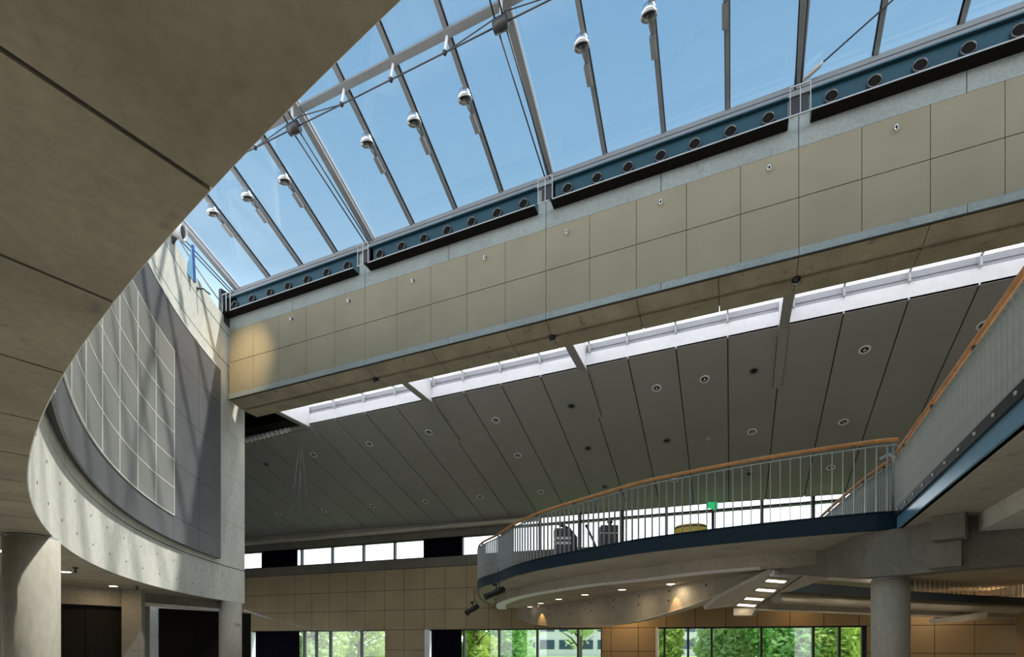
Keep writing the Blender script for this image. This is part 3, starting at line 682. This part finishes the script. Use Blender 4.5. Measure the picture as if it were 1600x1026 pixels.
mb = MB(); p = [Ps(1146, 949, 13.7), Ps(1182, 949, 13.7)]
mb.hexa([p[0]+Vector((0, 0, -.2)), p[1]+Vector((-.12, 0, -.2)), p[1]+Vector((0, .5, -.2)), p[0]+Vector((.1, .5, -.2))], [p[0], p[1], p[1]+Vector((.1, .5, 0)), p[0]+Vector((.1, .5, 0))])
solo('soffit_block', mb, M['lightconc'], 'pale concrete block under the far end of the lit soffit arm', 'block')

# downlights in the recess ceiling under the balcony, with warm wall washes
for i, (x, y) in enumerate(((828, 947), (845, 941.5), (873, 935), (914, 928), (972, 920), (1048, 911))):
    c = Pz(x, y, 1.70); t = empty('recess_downlight')
    mb = MB(); mb.lathe([(.17, -.0), (.17, .015), (.13, .02)], c, (0, 0, -1), 18); part('trim_ring', mb, M['silver'], t)
    mb = MB(); mb.lathe([(.13, .015), (.12, .03), (.05, .035)], c, (0, 0, -1), 16); part('bulb', mb, M['lampw'], t)
    tag(done(t), 'lit downlight in the ceiling under the balcony, %s' % ORD[i], 'downlight', 'lit downlights under the balcony')
def scallop(px, s, lab, pw):
    p = P2(px, s); k = min(range(len(ap)), key=lambda j: (ap[j]-p).length); nn = (ap[k]-apb[k]).normalized(); nn.z = 0
    p = Vector((ap[k].x, ap[k].y, 1.70)) + nn*.2
    t = empty('scallop_downlight')
    mb = MB(); mb.lathe([(.09, 0), (.09, .012), (.06, .016)], p, (0, 0, -1), 16); part('trim_ring', mb, M['steel'], t)
    mb = MB(); mb.lathe([(.06, .012), (.05, .018), (.02, .02)], p, (0, 0, -1), 12); part('bulb', mb, M['lampw'], t)
    tag(done(t), lab, 'downlight', 'scallop downlights along the apron wall')
    l = bpy.data.lights.new('scallop_lamp', 'SPOT'); l.energy = pw; l.color = (1, .55, .18); l.spot_size = 1.06; l.spot_blend = .08; l.shadow_soft_size = .012
    o = bpy.data.objects.new('scallop_lamp', l); COL.objects.link(o); o.location = p + Vector((0, 0, EYE-.03))
def P2(px, s): return Vector((*uv((px-800)/F*s, s), 0))
scallop(845, 24.8, 'small downlight throwing an orange scallop on the apron wall near the balcony tip', 50)
scallop(1063, 15.6, 'small downlight throwing an orange scallop on the apron wall beside the lit soffit arm', 50)

# railings
def rail_set(name, path, z0, z1, spacing, label, post_every=9, woodr=.036, maxn=100, depth=.026, bmat='baluster'):
    t = empty(name); tag(t, label, 'railing')
    top = lift(path, z1)
    mb = MB(); mb.tube(top, woodr, 12); part('handrail', mb, M['wood'], t, 'round wooden handrail')
    mb = MB(); P, Q = offset(path, .025), offset(path, -.025); mb.strip(lift(P, z1-.105), lift(Q, z1-.105), lift(Q, z1-.09), lift(P, z1-.09)); part('top_flat', mb, M['baluster'], t)
    for p in path[4::post_every]:
        mb = MB(); mb.box((p.x-.02, p.y-.02, z1-.1), (p.x+.02, p.y+.02, z1-.02)); part('rail_bracket', mb, M['darksteel'], t)
    me = MB().box((-.006, -depth, 0), (.006, depth, z1-.1-z0)).mesh('baluster', M[bmat]); rest = MB()
    for i, p in enumerate(path):
        tt = path[min(i+1, len(path)-1)] - path[max(i-1, 0)]; a = math.atan2(tt.y, tt.x)
        if i < maxn:
            o = put('baluster', me, t); o.location = (p.x, p.y, z0); o.rotation_euler = (0, 0, a)
        else:
            c, s = math.cos(a), math.sin(a); f = lambda x, y, z: Vector((p.x+c*x-s*y, p.y+s*x+c*y, z))
            rest.hexa([f(x, y, z0) for x, y in ((-.006, -.026), (.006, -.026), (.006, .026), (-.006, .026))], [f(x, y, z1-.1) for x, y in ((-.006, -.026), (.006, -.026), (.006, .026), (-.006, .026))])
    if rest.v: part('baluster_row', rest, M['baluster'], t)['kind'] = 'stuff'
    return done(t)
rail_set('balcony_railing', offset(E_, -.02), ZD0+.12, 3.47, .165, 'long curved steel baluster railing with wooden handrail around the balcony')
n_ = int((side_end-side_a).length/.13); sp_ = [side_a + sd*(.08+.13*i) + nrm*.04 for i in range(n_)]
rail_set('side_railing', sp_, ZD0+.22, 3.21, .13, 'close barred steel railing with wooden handrail rising to the right edge', 12)
back = catmull([side_a+Vector((-.02, .12, 0)), Pz(1345, 752, 3.2)*1, Pz(1290, 800, 3.2), Pz(1270, 820, 3.2)], .15)
rail_set('inner_railing', lift(back, ZD1), ZD1, 3.2, .15, 'steel baluster railing with wooden handrail running back behind the balcony corner', 8)
t = empty('rail_joint'); c = side_a + Vector((-.05, .1, 0))
mb = MB(); mb.tube([Vector((c.x, c.y, 3.05)), Vector((c.x, c.y, 3.2)), Vector((c.x-.05, c.y+.05, 3.27)), Vector((c.x-.14, c.y+.2, 3.25))], .03, 10); part('bent_tube', mb, M['silver'], t)
mb = MB(); mb.tube([Vector((c.x, c.y, ZD1)), Vector((c.x, c.y, 3.45))], .022, 10); part('post', mb, M['baluster'], t)
tag(done(t), 'bent silver tube joining the railings at the balcony corner', 'rail joint')

# ------------------------------------------------------------------ transfer beam, columns, underside beams on the right
pts = [(1222, 11.9), (1287, 11.0), (1330, 9.7), (1362, 9.15), (1424, 8.75), (1500, 8.1), (1640, 7.6)]
zb = [1.57, 1.40, 1.20, 1.13, 1.13, 1.13, 1.15]
P = [Vector((*uv((x-800)/F*s, s), 0)) for x, s in pts]; Q = [p + Vector((.16, .38, 0)) for p in P]
tb = empty('transfer_beam'); tag(tb, 'heavy dark grey concrete transfer beam resting on the round column', 'beam')
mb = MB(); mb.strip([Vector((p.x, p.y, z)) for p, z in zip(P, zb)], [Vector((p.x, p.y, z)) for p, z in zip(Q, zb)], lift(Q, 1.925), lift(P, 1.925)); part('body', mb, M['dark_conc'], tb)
mb = MB()
def pblock(mb, x0, x1, s0, s1, dep, z0, z1):
    a, b = Vector((*uv((x0-800)/F*s0, s0), 0)), Vector((*uv((x1-800)/F*s1, s1), 0)); o = Vector((.4, .8, 0))*dep
    mb.hexa([v+Vector((0, 0, z0)) for v in (a, b, b+o, a+o)], [v+Vector((0, 0, z1)) for v in (a, b, b+o, a+o)])
pblock(mb, 1455, 1508, 8.05, 7.75, .7, 1.56, 1.925); part('upper_block', mb, M['dark_conc'], tb)
mb = MB(); pblock(mb, 1449, 1502, 8.3, 7.95, .6, 1.16, 1.55); part('lower_block', mb, M['dark_conc'], tb)
done(tb)
db = empty('downstand_beam'); tag(db, 'pale concrete downstand beam under the deck at the right edge', 'beam')
a = Ps(1529, 830, 7.9); a = Vector((a.x, a.y, 0)); d = sd; o = Vector((-nrm.x, -nrm.y, 0))*.55; b = a + d*6
mb = MB(); mb.hexa([v+Vector((0, 0, 1.665)) for v in (a, b, b+o, a+o)], [v+Vector((0, 0, 1.928)) for v in (a, b, b+o, a+o)]); part('body', mb, M['lightconc'], db); done(db)

def column(c, r, z0, z1, label, mat='column', cap=True):
    t = empty('concrete_column'); mb = MB(); mb.lathe([(r, z0), (r, z1)], (c[0], c[1], 0), (0, 0, 1), 48); part('shaft', mb, M[mat], t)
    if cap:
        mb = MB(); mb.lathe([(r*.93, z1), (r*.93, z1+.03)], (c[0], c[1], 0), (0, 0, 1), 40); part('bearing', mb, M['silver'], t, 'thin bright bearing plate')
    tag(done(t), label, 'column', 'round concrete columns')
column(uv((1391-800)/F*9.3, 9.3), .288, -1.6, 1.10, 'round concrete column under the transfer beam on the right')
column(uv((50-800)/F*7.02, 7.02), .295, -1.6, 1.375, 'round concrete column at the left edge under the gallery rim')
column(uv((360-800)/F*18.4, 18.4), .36, -1.6, 1.375, 'round concrete column under the end of the curved wall')

# ------------------------------------------------------------------ lower gallery landing on the right
gp = [Vector((*uv((x-800)/F*s, s), 0)) for x, s in ((1180, 12.9), (1238, 13.5), (1300, 14.2), (1360, 15.06), (1422, 16.0), (1510, 17.2), (1615, 18.6))]
G = catmull(gp, .2); Gi = offset(G, 2.2)
if (Gi[3]).length < G[3].length: Gi = offset(G, -2.2); gs = -1
else: gs = 1
ld = empty('landing'); tag(ld, 'lower landing with a navy edge seen behind the right column', 'landing')
def gpx(p): return 800 + F*(CA*p.x+SA*p.y)/(-SA*p.x+CA*p.y)
G0 = G
def from_px(P, px): return [p for p in P if gpx(p) > px]

G = from_px(G0, 1225)
mb = MB(); mb.strip(lift(G, 1.29), lift(offset(G, .05*gs), 1.29), lift(offset(G, .05*gs), 1.55), lift(G, 1.55)); part('edge_channel', mb, M['navy'], ld, 'navy steel edge channel')
mb = MB(); mb.strip(lift(offset(G, .05*gs), 1.3), lift(offset(G, 1.5*gs), 1.3), lift(offset(G, 1.5*gs), 1.53), lift(offset(G, .05*gs), 1.53)); part('slab', mb, M['deckc'], ld)
T_ = from_px(offset(G0, .35*gs), 1205); mb = MB(); mb.tube([p+Vector((0, 0, 1.16)) for p in T_], .16, 14); part('round_beam', mb, M['lightconc'], ld, 'rounded grey beam')
A_ = from_px(offset(G0, .55*gs), 1190); B_ = offset(A_, .4*gs); mb = MB(); mb.strip(lift(A_, .86), lift(B_, .86), lift(B_, 1.3), lift(A_, 1.3)); part('rear_beam', mb, M['lightconc'], ld)
A_ = from_px(offset(G0, .5*gs), 1180); B_ = offset(A_, .12*gs); mb = MB(); mb.strip(lift(A_, .82), lift(B_, .82), lift(B_, .86), lift(A_, .86)); part('pale_lip', mb, M['lightconc'], ld, 'pale lower lip')
mb = MB(); a = Ps(1452, 974, 17.4); b = Ps(1500, 962, 17.4)
mb.hexa([a, Ps(1497, 974, 17.2)+Vector((.1, 0, .06)), Ps(1540, 966, 17.6), Ps(1460, 974, 18.6)], [Ps(1452, 967, 17.4), b, Ps(1545, 955, 17.6), Ps(1470, 962, 18.6)])
part('corbel', mb, M['lightconc'], ld, 'pale concrete corbel')
done(ld)
rail_set('landing_railing', catmull(from_px(offset(G0, .03*gs), 1395), .26), 1.55, 2.62, .2, 'pale steel baluster railing on the lower landing at the right', 9, .03, 100, .011, 'white')
# ------------------------------------------------------------------ left side under the gallery
def P2(px, s): return Vector((*uv((px-800)/F*s, s), 0))
def wallseg(mb, a, b, z0, z1, th, mi=0):
    t = (b-a).normalized(); n = Vector((-t.y, t.x, 0))*th
    if n.dot(a) < 0: n = -n
    mb.hexa([v+Vector((0, 0, z0)) for v in (a, b, b+n, a+n)], [v+Vector((0, 0, z1)) for v in (a, b, b+n, a+n)], mi)
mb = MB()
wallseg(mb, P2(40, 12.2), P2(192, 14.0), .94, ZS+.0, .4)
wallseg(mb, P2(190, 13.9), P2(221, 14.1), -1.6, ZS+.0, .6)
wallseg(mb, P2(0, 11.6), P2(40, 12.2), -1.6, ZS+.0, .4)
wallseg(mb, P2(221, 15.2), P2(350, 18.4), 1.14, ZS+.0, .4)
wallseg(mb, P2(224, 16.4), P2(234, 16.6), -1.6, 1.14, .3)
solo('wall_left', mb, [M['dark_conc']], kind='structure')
mb = MB(); wallseg(mb, P2(222, 15.1), P2(346, 18.2), 1.06, 1.145, .3); solo('trim_3', mb, M['lightconc'], kind='structure')
mb = MB(); wallseg(mb, P2(45, 12.5), P2(133, 13.4), -1.6, .94, .06); wallseg(mb, P2(134, 13.4), P2(191, 14.15), -1.6, .94, .06)
solo('door_1', mb, [M['void']], kind='structure')
mb = MB(); wallseg(mb, P2(250, 17.2), P2(392, 20.6), -1.6, 1.1, .08); solo('wall_recess', mb, M['void'], kind='structure')
w6 = empty('window_6'); tag(w6, kind='structure')
mb = MB(); wallseg(mb, P2(228, 17.0), P2(231, 17.0), -1.6, 1.05, .1); wallseg(mb, P2(247, 17.3), P2(251, 17.3), -1.6, 1.05, .1); wallseg(mb, P2(229, 17.0), P2(250, 17.3), .12, .2, .1); part('window_frame', mb, M['white'], w6)
mb = MB(); wallseg(mb, P2(230, 17.1), P2(250, 17.35), -1.6, 1.05, .02); part('pane', mb, M['glass'], w6); done(w6)
for i, (x, y) in enumerate(((103, 892), (177, 914.5), (4, 859))):
    c = Pz(x, y, ZS); t = empty('gallery_downlight')
    mb = MB(); mb.lathe([(.12, 0), (.12, .012), (.09, .016)], c, (0, 0, -1), 18); part('trim_ring', mb, M['silver'], t)
    mb = MB(); mb.lathe([(.09, .012), (.08, .022), (.03, .025)], c, (0, 0, -1), 14); part('bulb', mb, M['lamp'], t)
    tag(done(t), 'lit downlight under the gallery, ' + ['just right of the left column', 'above the grey pier', 'left of the left column'][i], 'downlight', 'lit downlights under the gallery')
for i, (x, y) in enumerate(((118, 886), (214, 915))):
    c = Pz(x, y, ZS); t = empty('sprinkler_head'); mb = MB(); mb.lathe([(.05, 0), (.05, .02), (.02, .03), (.02, .09), (.035, .1)], c, (0, 0, -1), 12); part('body', mb, M['black'], t)
    tag(done(t), 'small black sprinkler head under the gallery, ' + ['beside the left column', 'beside the grey pier'][i], 'sprinkler', 'sprinkler heads under the gallery')
mb = MB(); A, B = Ps(380, 953, 18.2), Ps(566, 984, 24.2)
cab = [A.lerp(B, i/20) + Vector((0, 0, -.28*math.sin(PI*i/20))) for i in range(21)]
mb.tube(cab, [.03 if i < 4 else .014 for i in range(21)], 8)
solo('slack_cable', mb, M['silver'], 'thin pale cable sagging from the column under the curved wall', 'cable')

# ------------------------------------------------------------------ stage lights under the balcony
def stage_light(c, d, L, label, ztop):
    t = empty('stage_light'); d = Vector(d).normalized()
    mb = MB(); mb.lathe([(.07, -L/2), (.11, -L/2+.04), (.11, -.05), (.095, .02), (.095, L/2-.1), (.11, L/2-.08), (.11, L/2), (.08, L/2)], c, d, 20); part('barrel', mb, M['black'], t)
    mb = MB(); sdv = d.cross(Vector((0, 0, 1))).normalized(); mb.tube([c+sdv*.13-d*.1, c+sdv*.13-d*.12+Vector((0, 0, .26)), c-sdv*.13-d*.12+Vector((0, 0, .26)), c-sdv*.13-d*.1], .015, 8); part('yoke', mb, M['black'], t)
    mb = MB(); mb.tube([c-d*.12+Vector((0, 0, .26)), Vector((c.x, c.y, ztop))-d*.12], .012, 8); part('pole', mb, M['black'], t)
    mb = MB(); mb.box(c+Vector((-.06, -.06, .22)), c+Vector((.04, .04, .3))); part('clamp', mb, M['black'], t)
    tag(done(t), label, 'stage light', 'black stage lights at the balcony tip')
cl_ = Ps(773, 926, 16.6); stage_light(cl_, uv(-.9, -.35) + (-.42,), .72, 'black stage light hanging below the balcony edge, the larger right one', 2.3)
cl_ = Ps(738, 952, 20.0); stage_light(cl_, uv(-.75, -.5) + (-.5,), .6, 'black stage light below the very tip of the balcony, the smaller left one', 1.95)

# ------------------------------------------------------------------ things on the balcony
t = empty('grand_piano'); c = Ps(886, 858, 16.2); bx = Vector((CA, SA, 0)); by = Vector((-SA, CA, 0)); g0 = Vector((c.x, c.y, 0))
def loc(x, y, z): return g0 + bx*x + by*y + Vector((0, 0, z))
def lbox(mb, x0, x1, y0, y1, z0, z1, mi=0): mb.hexa([loc(x0, y0, z0), loc(x1, y0, z0), loc(x1, y1, z0), loc(x0, y1, z0)], [loc(x0, y0, z1), loc(x1, y0, z1), loc(x1, y1, z1), loc(x0, y1, z1)], mi)
t.name = 'slatted_cabinet'
for nm, zz0, zz1, mt in (('lower_case', 2.72, 3.02, 'darksteel'), ('pale_shelf', 3.02, 3.1, 'white'), ('drawer', 3.1, 3.17, 'darksteel'), ('pale_shelf', 3.17, 3.25, 'white'), ('upper_case', 3.25, 3.52, 'darksteel')):
    mb = MB(); lbox(mb, -.38, .12, 0, .5, zz0, zz1); part(nm, mb, M[mt], t)
mb = MB(); mb.hexa([loc(.12, 0, 2.9), loc(.32, 0, 2.75), loc(.32, .5, 2.75), loc(.12, .5, 2.9)], [loc(.12, 0, 3.5), loc(.32, 0, 3.25), loc(.32, .5, 3.25), loc(.12, .5, 3.5)]); part('end_wing', mb, M['black'], t)
mb = MB(); mb.bar(loc(-.26, .2, 3.72), loc(.12, .2, 3.5), .3, .05); part('sloping_lid', mb, M['darksteel'], t)
for x in (-.34, .08):
    mb = MB(); lbox(mb, x-.02, x+.02, .2, .25, ZD1, 2.72); part('leg', mb, M['darksteel'], t)
tag(done(t), 'dark slatted cabinet with pale shelves and sloping lid on the balcony', 'cabinet')
t = empty('slanted_stand'); c = Ps(925, 850, 15.5); g0 = Vector((c.x, c.y, 0))
mb = MB(); mb.tube([loc(.2, 0, ZD1+.4), loc(-.16, 0, 3.43)], .035, 10); part('pole', mb, M['darksteel'], t)
mb = MB(); mb.lathe([(.04, -.04), (.055, 0), (.04, .04)], loc(-.16, 0, 3.43), (1, 0, 0), 12); part('knob', mb, M['black'], t)
mb = MB(); mb.tube([loc(.2, 0, ZD1+.4), loc(.2, 0, ZD1+.02)], .03, 10); mb.lathe([(.2, 0), (.2, .03)], loc(.2, 0, ZD1), (0, 0, 1), 18); part('base', mb, M['black'], t)
tag(done(t), 'thin dark slanted pole stand on the balcony between the two dark cases', 'stand')
t = empty('equipment_case'); c = Ps(953, 850, 14.6); g0 = Vector((c.x, c.y, 0))
mb = MB(); lbox(mb, -.24, .24, 0, .4, ZD1, 3.26); part('body', mb, M['darksteel'], t)
mb = MB(); mb.lathe([(.05, 0), (.05, .05), (.09, .09), (.06, .15), (.02, .17)], loc(.02, .1, 3.26), (0, 0, 1), 16); part('knob', mb, M['black'], t)
mb = MB(); lbox(mb, -.25, .25, -.01, .41, 3.02, 3.05); part('lid_seam', mb, M['silver'], t)
tag(done(t), 'dark equipment case with a round knob on top on the balcony', 'case')
t = empty('yellow_drum'); c = Ps(1079, 826, 14.5); g0 = Vector((c.x, c.y, 0))
mb = MB(); mb.lathe([(.40, ZD1), (.43, ZD1+.1), (.43, 3.14), (.40, 3.2), (.2, 3.215)], g0, (0, 0, 1), 36); part('shell', mb, M['yellow'], t)
mb = MB(); mb.lathe([(.435, 3.12), (.44, 3.14), (.435, 3.16), (.42, 3.16)], g0, (0, 0, 1), 36); part('rim', mb, M['darksteel'], t)
tag(done(t), 'round yellow drum on the balcony in front of the upper windows', 'drum')
t = empty('exit_sign'); c = Ps(1112, 789, 22.6)
g0 = Vector((c.x, c.y, 0)); mb = MB(); lbox(mb, -.2, .17, 0, .05, c.z-.14, c.z+.14); part('face', mb, M['green'], t)
mb = MB(); lbox(mb, .17, .27, .0, .3, c.z-.14, c.z+.14); part('side_face', mb, M['green'], t)
mb = MB(); lbox(mb, -.02, .02, .02, .04, c.z+.14, c.z+.42); part('hanger', mb, M['steel'], t)
tag(done(t), 'green lit emergency exit sign hanging near the upper windows', 'exit sign')

# ------------------------------------------------------------------ floor and outdoors
mb = MB(); mb.box((-34.6, -7.6, -1.75), (12, 25.6, -1.6)); solo('floor', mb, M['floor'], kind='structure')
mb = MB(); th = [232+1.0*i for i in range(49)]
mb.strip([cyl(t, 29.6, -1.6) for t in th], [cyl(t, 30., -1.6) for t in th], [cyl(t, 30., ZS) for t in th], [cyl(t, 29.6, ZS) for t in th]); solo('wall_front', mb, M['dark_conc'], kind='structure')
mb = MB(); mb.box((9.9, -6, -1.6), (10.3, 25.7, 12.3)); solo('wall_right', mb, M['tanwall'], kind='structure')
mb = MB(); mb.box((-34.6, 12, -1.6), (-34.2, 24.6, 10.2)); mb.box((-34.2, V0+.9, ZS+.5), (-16.9, V0+1.1, 10.2)); mb.box((-22.8, V0+1.3, -1.6), (-18.6, V0+1.5, ZS+.6)); mb.box((-34.2, V0+.9, ZS+.4), (-18.6, V0+1.5, ZS+.6)); solo('wall_side', mb, M['dark_conc'], kind='structure')  # narrow low block is unseen, added and sized to limit light from the left
mb = MB(); mb.box((-90, 25.7, -1.9), (60, 120, -1.7)); solo('ground', mb, M['grass'], kind='structure')
def tree(px, s, R_, zc_, H, mat, label, n=3200):
    c = P2(px, s); t = empty('leafy_tree'); rnd = random.Random(int(px)); mb = MB()
    blobs = [(Vector((rnd.uniform(-.6, .6)*R_, rnd.uniform(-.6, .6)*R_, rnd.uniform(-.75, .8)*H)), rnd.uniform(.35, .6)*R_) for _ in range(16)]
    for i in range(n):
        b, r = blobs[i % len(blobs)]
        d = Vector((rnd.gauss(0, 1), rnd.gauss(0, 1), rnd.gauss(0, 1))).normalized()*r*rnd.uniform(.55, 1.05)
        p = c + Vector((0, 0, zc_)) + b + d
        if p.z < -1.55: p.z = -1.55 + rnd.random()*.6
        a = Vector((rnd.gauss(0, 1), rnd.gauss(0, 1), rnd.gauss(0, .6))).normalized(); q = a.orthogonal().normalized(); w = rnd.uniform(.13, .25)
        mb.poly([p-a*w*1.4, p+q*w*.7, p+a*w*1.4, p-q*w*.7])
    part('crown', mb, M[mat], t)
    mb = MB(); mb.tube([Vector((c.x, c.y, -1.75)), Vector((c.x+.1, c.y, zc_*.3)), Vector((c.x, c.y+.1, zc_+H*.5))], [.22, .17, .06], 10)
    for k in range(7):
        a = rnd.uniform(0, 6.28); z = rnd.uniform(-1.0, 1.2); mb.tube([Vector((c.x, c.y, z)), Vector((c.x+math.cos(a)*R_*.35, c.y+math.sin(a)*R_*.35, z+.8)), Vector((c.x+math.cos(a)*R_*.8, c.y+math.sin(a)*R_*.8, z+1.3))], [.08, .055, .02], 6)
    part('trunk', mb, M['bark'], t)
    tag(done(t), label, 'tree', 'trees outside the lower windows')
tree(487, 42, 2.6, 1.2, 3.0, 'leaf3', 'pale green tree outside the lower left window beside the curtain')
tree(562, 46, 4.0, 1.3, 3.2, 'leaf1', 'light green tree outside the lower left window next to the tan pier')
tree(742, 38, 1.6, .6, 2.6, 'leaf1', 'yellow green tree just right of the navy curtain in the middle window', 3600)
tree(800, 46, 2.6, .7, 2.7, 'leaf2', 'darker green tree in the middle lower window')
tree(905, 40, 1.9, 1.8, 2.2, 'leaf3', 'thin pale tree before the white building, at the right of the middle window', 900)
tree(1046, 36, 1.0, .2, 1.9, 'leaf1', 'small green tree at the left end of the right lower window', 2400)
tree(1140, 36, 2.4, 1.0, 2.8, 'leaf3', 'loose pale tree with visible branches in the right lower window', 4400)
tree(1220, 34, 2.4, 1.0, 2.8, 'leaf2', 'dense green tree in the right lower window')
tree(1310, 33, 2.6, 1.0, 2.8, 'leaf1', 'yellow green tree in the right lower window beside the column')
def building(px, s, w, h, label, rows_, colsn):
    t = empty('office_building'); c = P2(px, s); g = c
    f = lambda x, y, z: g + bx*x + by*y + Vector((0, 0, z))
    mb = MB(); mb.hexa([f(-w/2, 0, -1.8), f(w/2, 0, -1.8), f(w/2, 8, -1.8), f(-w/2, 8, -1.8)], [f(-w/2, 0, h), f(w/2, 0, h), f(w/2, 8, h), f(-w/2, 8, h)]); part('wall', mb, M['render'], t)
    for k in range(rows_):
        for j in range(colsn):
            x = -w/2 + w*(j+.5)/colsn; z = -.9 + k*2.1; ww = w/colsn*.38
            mb = MB(); mb.hexa([f(x-ww, -.08, z), f(x+ww, -.08, z), f(x+ww, .0, z), f(x-ww, .0, z)], [f(x-ww, -.08, z+1.1), f(x+ww, -.08, z+1.1), f(x+ww, .0, z+1.1), f(x-ww, .0, z+1.1)]); part('window', mb, M['pane'], t)
    tag(done(t), label, 'building')
building(885, 62, 16, 2.4, 'white office building behind the trees in the middle lower window', 2, 7)
building(1090, 64, 9, 2.3, 'pale building glimpsed behind the branches in the right lower window', 2, 4)

# ------------------------------------------------------------------ warm lamps of the hall, then added fill lamps
def area(name, loc_, size, e, col, rot=(0, 0, 0)):
    l = bpy.data.lights.new(name, 'AREA'); l.energy = e; l.color = col; l.size = size
    o = bpy.data.objects.new(name, l); COL.objects.link(o); o.location = Vector(loc_) + Vector((0, 0, EYE)); o.rotation_euler = rot; return o
for i, (x, y) in enumerate(((1213, 906.3), (1197, 920.5), (1179, 934.2), (1167, 944))):
    c = Pa(x, y) - UPA*.06; area('arm_lamp', c, .12, 1.3, (1, .78, .5))
for i, (x, y) in enumerate(((103, 892), (177, 914.5))):
    c = Pz(x, y, ZS); area('gallery_lamp', (c.x, c.y, ZS-.05), .15, 10, (1, .75, .45))
for i, (x, y) in enumerate(((873, 935), (972, 920), (1048, 911))):
    c = Pz(x, y, 1.70); area('recess_lamp', (c.x, c.y, 1.64), .2, 8, (1, .8, .55))

for px, s, e_ in ((980, 23.6, 36), (1250, 21.4, 10), (1470, 19.7, 22), (1560, 19.0, 22)):
    c = Vector((*uv((px-800)/F*s, s), 0)); area('far_wall_fill', (c.x, c.y, 1.85), .2, e_, (1, .62, .3) if px < 1300 else (1, .72, .46))  # unseen lamps added to brighten the far wall and its orange pier
for px, s in ((1290, 12.9), (1400, 13.6), (1500, 14.6), (1580, 15.6)):
    c = P2(px, s); area('landing_fill', (c.x, c.y, 1.88), .25, 15, (1, .84, .62))  # unseen lamps added under the deck to brighten the landing
# ------------------------------------------------------------------ sky and sun
w = bpy.data.worlds.new('sky'); sc.world = w; w.use_nodes = True
nt = w.node_tree; N, L = nt.nodes.new, nt.links.new; bg = nt.nodes['Background']
tc = N('ShaderNodeTexCoord'); sx = N('ShaderNodeSeparateXYZ'); L(tc.outputs['Generated'], sx.inputs[0])
rp = N('ShaderNodeValToRGB'); e = rp.color_ramp.elements
e[0].position = .0; e[0].color = (1, 1, 1, 1); e[1].position = 1.; e[1].color = (.16, .36, .68, 1)
for p, c in ((.30, (.92, .96, 1, 1)), (.52, (.46, .69, .90, 1)), (.66, (.30, .54, .78, 1)), (.80, (.225, .45, .71, 1))):
    x = e.new(p); x.color = c
L(sx.outputs['Z'], rp.inputs['Fac']); L(rp.outputs['Color'], bg.inputs['Color'])
mr = N('ShaderNodeMapRange'); mr.inputs['From Min'].default_value = .28; mr.inputs['From Max'].default_value = .55
mr.inputs['To Min'].default_value = 3.0; mr.inputs['To Max'].default_value = 1.0; L(sx.outputs['Z'], mr.inputs['Value']); L(mr.outputs['Result'], bg.inputs['Strength'])
sun = bpy.data.lights.new('sun', 'SUN'); sun.energy = 5.6; sun.angle = .045; sun.color = (1, .95, .85)
so = bpy.data.objects.new('sun', sun); COL.objects.link(so)
so.rotation_euler = Vector((.42, .25, .87)).to_track_quat('Z', 'Y').to_euler(); so.location = (0, 0, 30)

# ------------------------------------------------------------------ camera
cam = bpy.data.cameras.new('camera'); co = bpy.data.objects.new('camera', cam); COL.objects.link(co); sc.camera = co
cam.sensor_width = 36; cam.lens = 36*F/1600; cam.shift_y = (HOR-513)/1600; cam.clip_start = .05; cam.clip_end = 500
co.location = (0, 0, EYE); co.rotation_euler = (PI/2, 0, math.atan2(SA, CA))
sc.view_settings.view_transform = 'Standard'; sc.view_settings.look = 'None'; sc.view_settings.exposure = 0.; sc.view_settings.gamma = 1.
sc.view_settings.use_curve_mapping = False
sc.cycles.max_bounces = 8; sc.cycles.diffuse_bounces = 5; sc.cycles.transparent_max_bounces = 16; sc.cycles.use_denoising = True
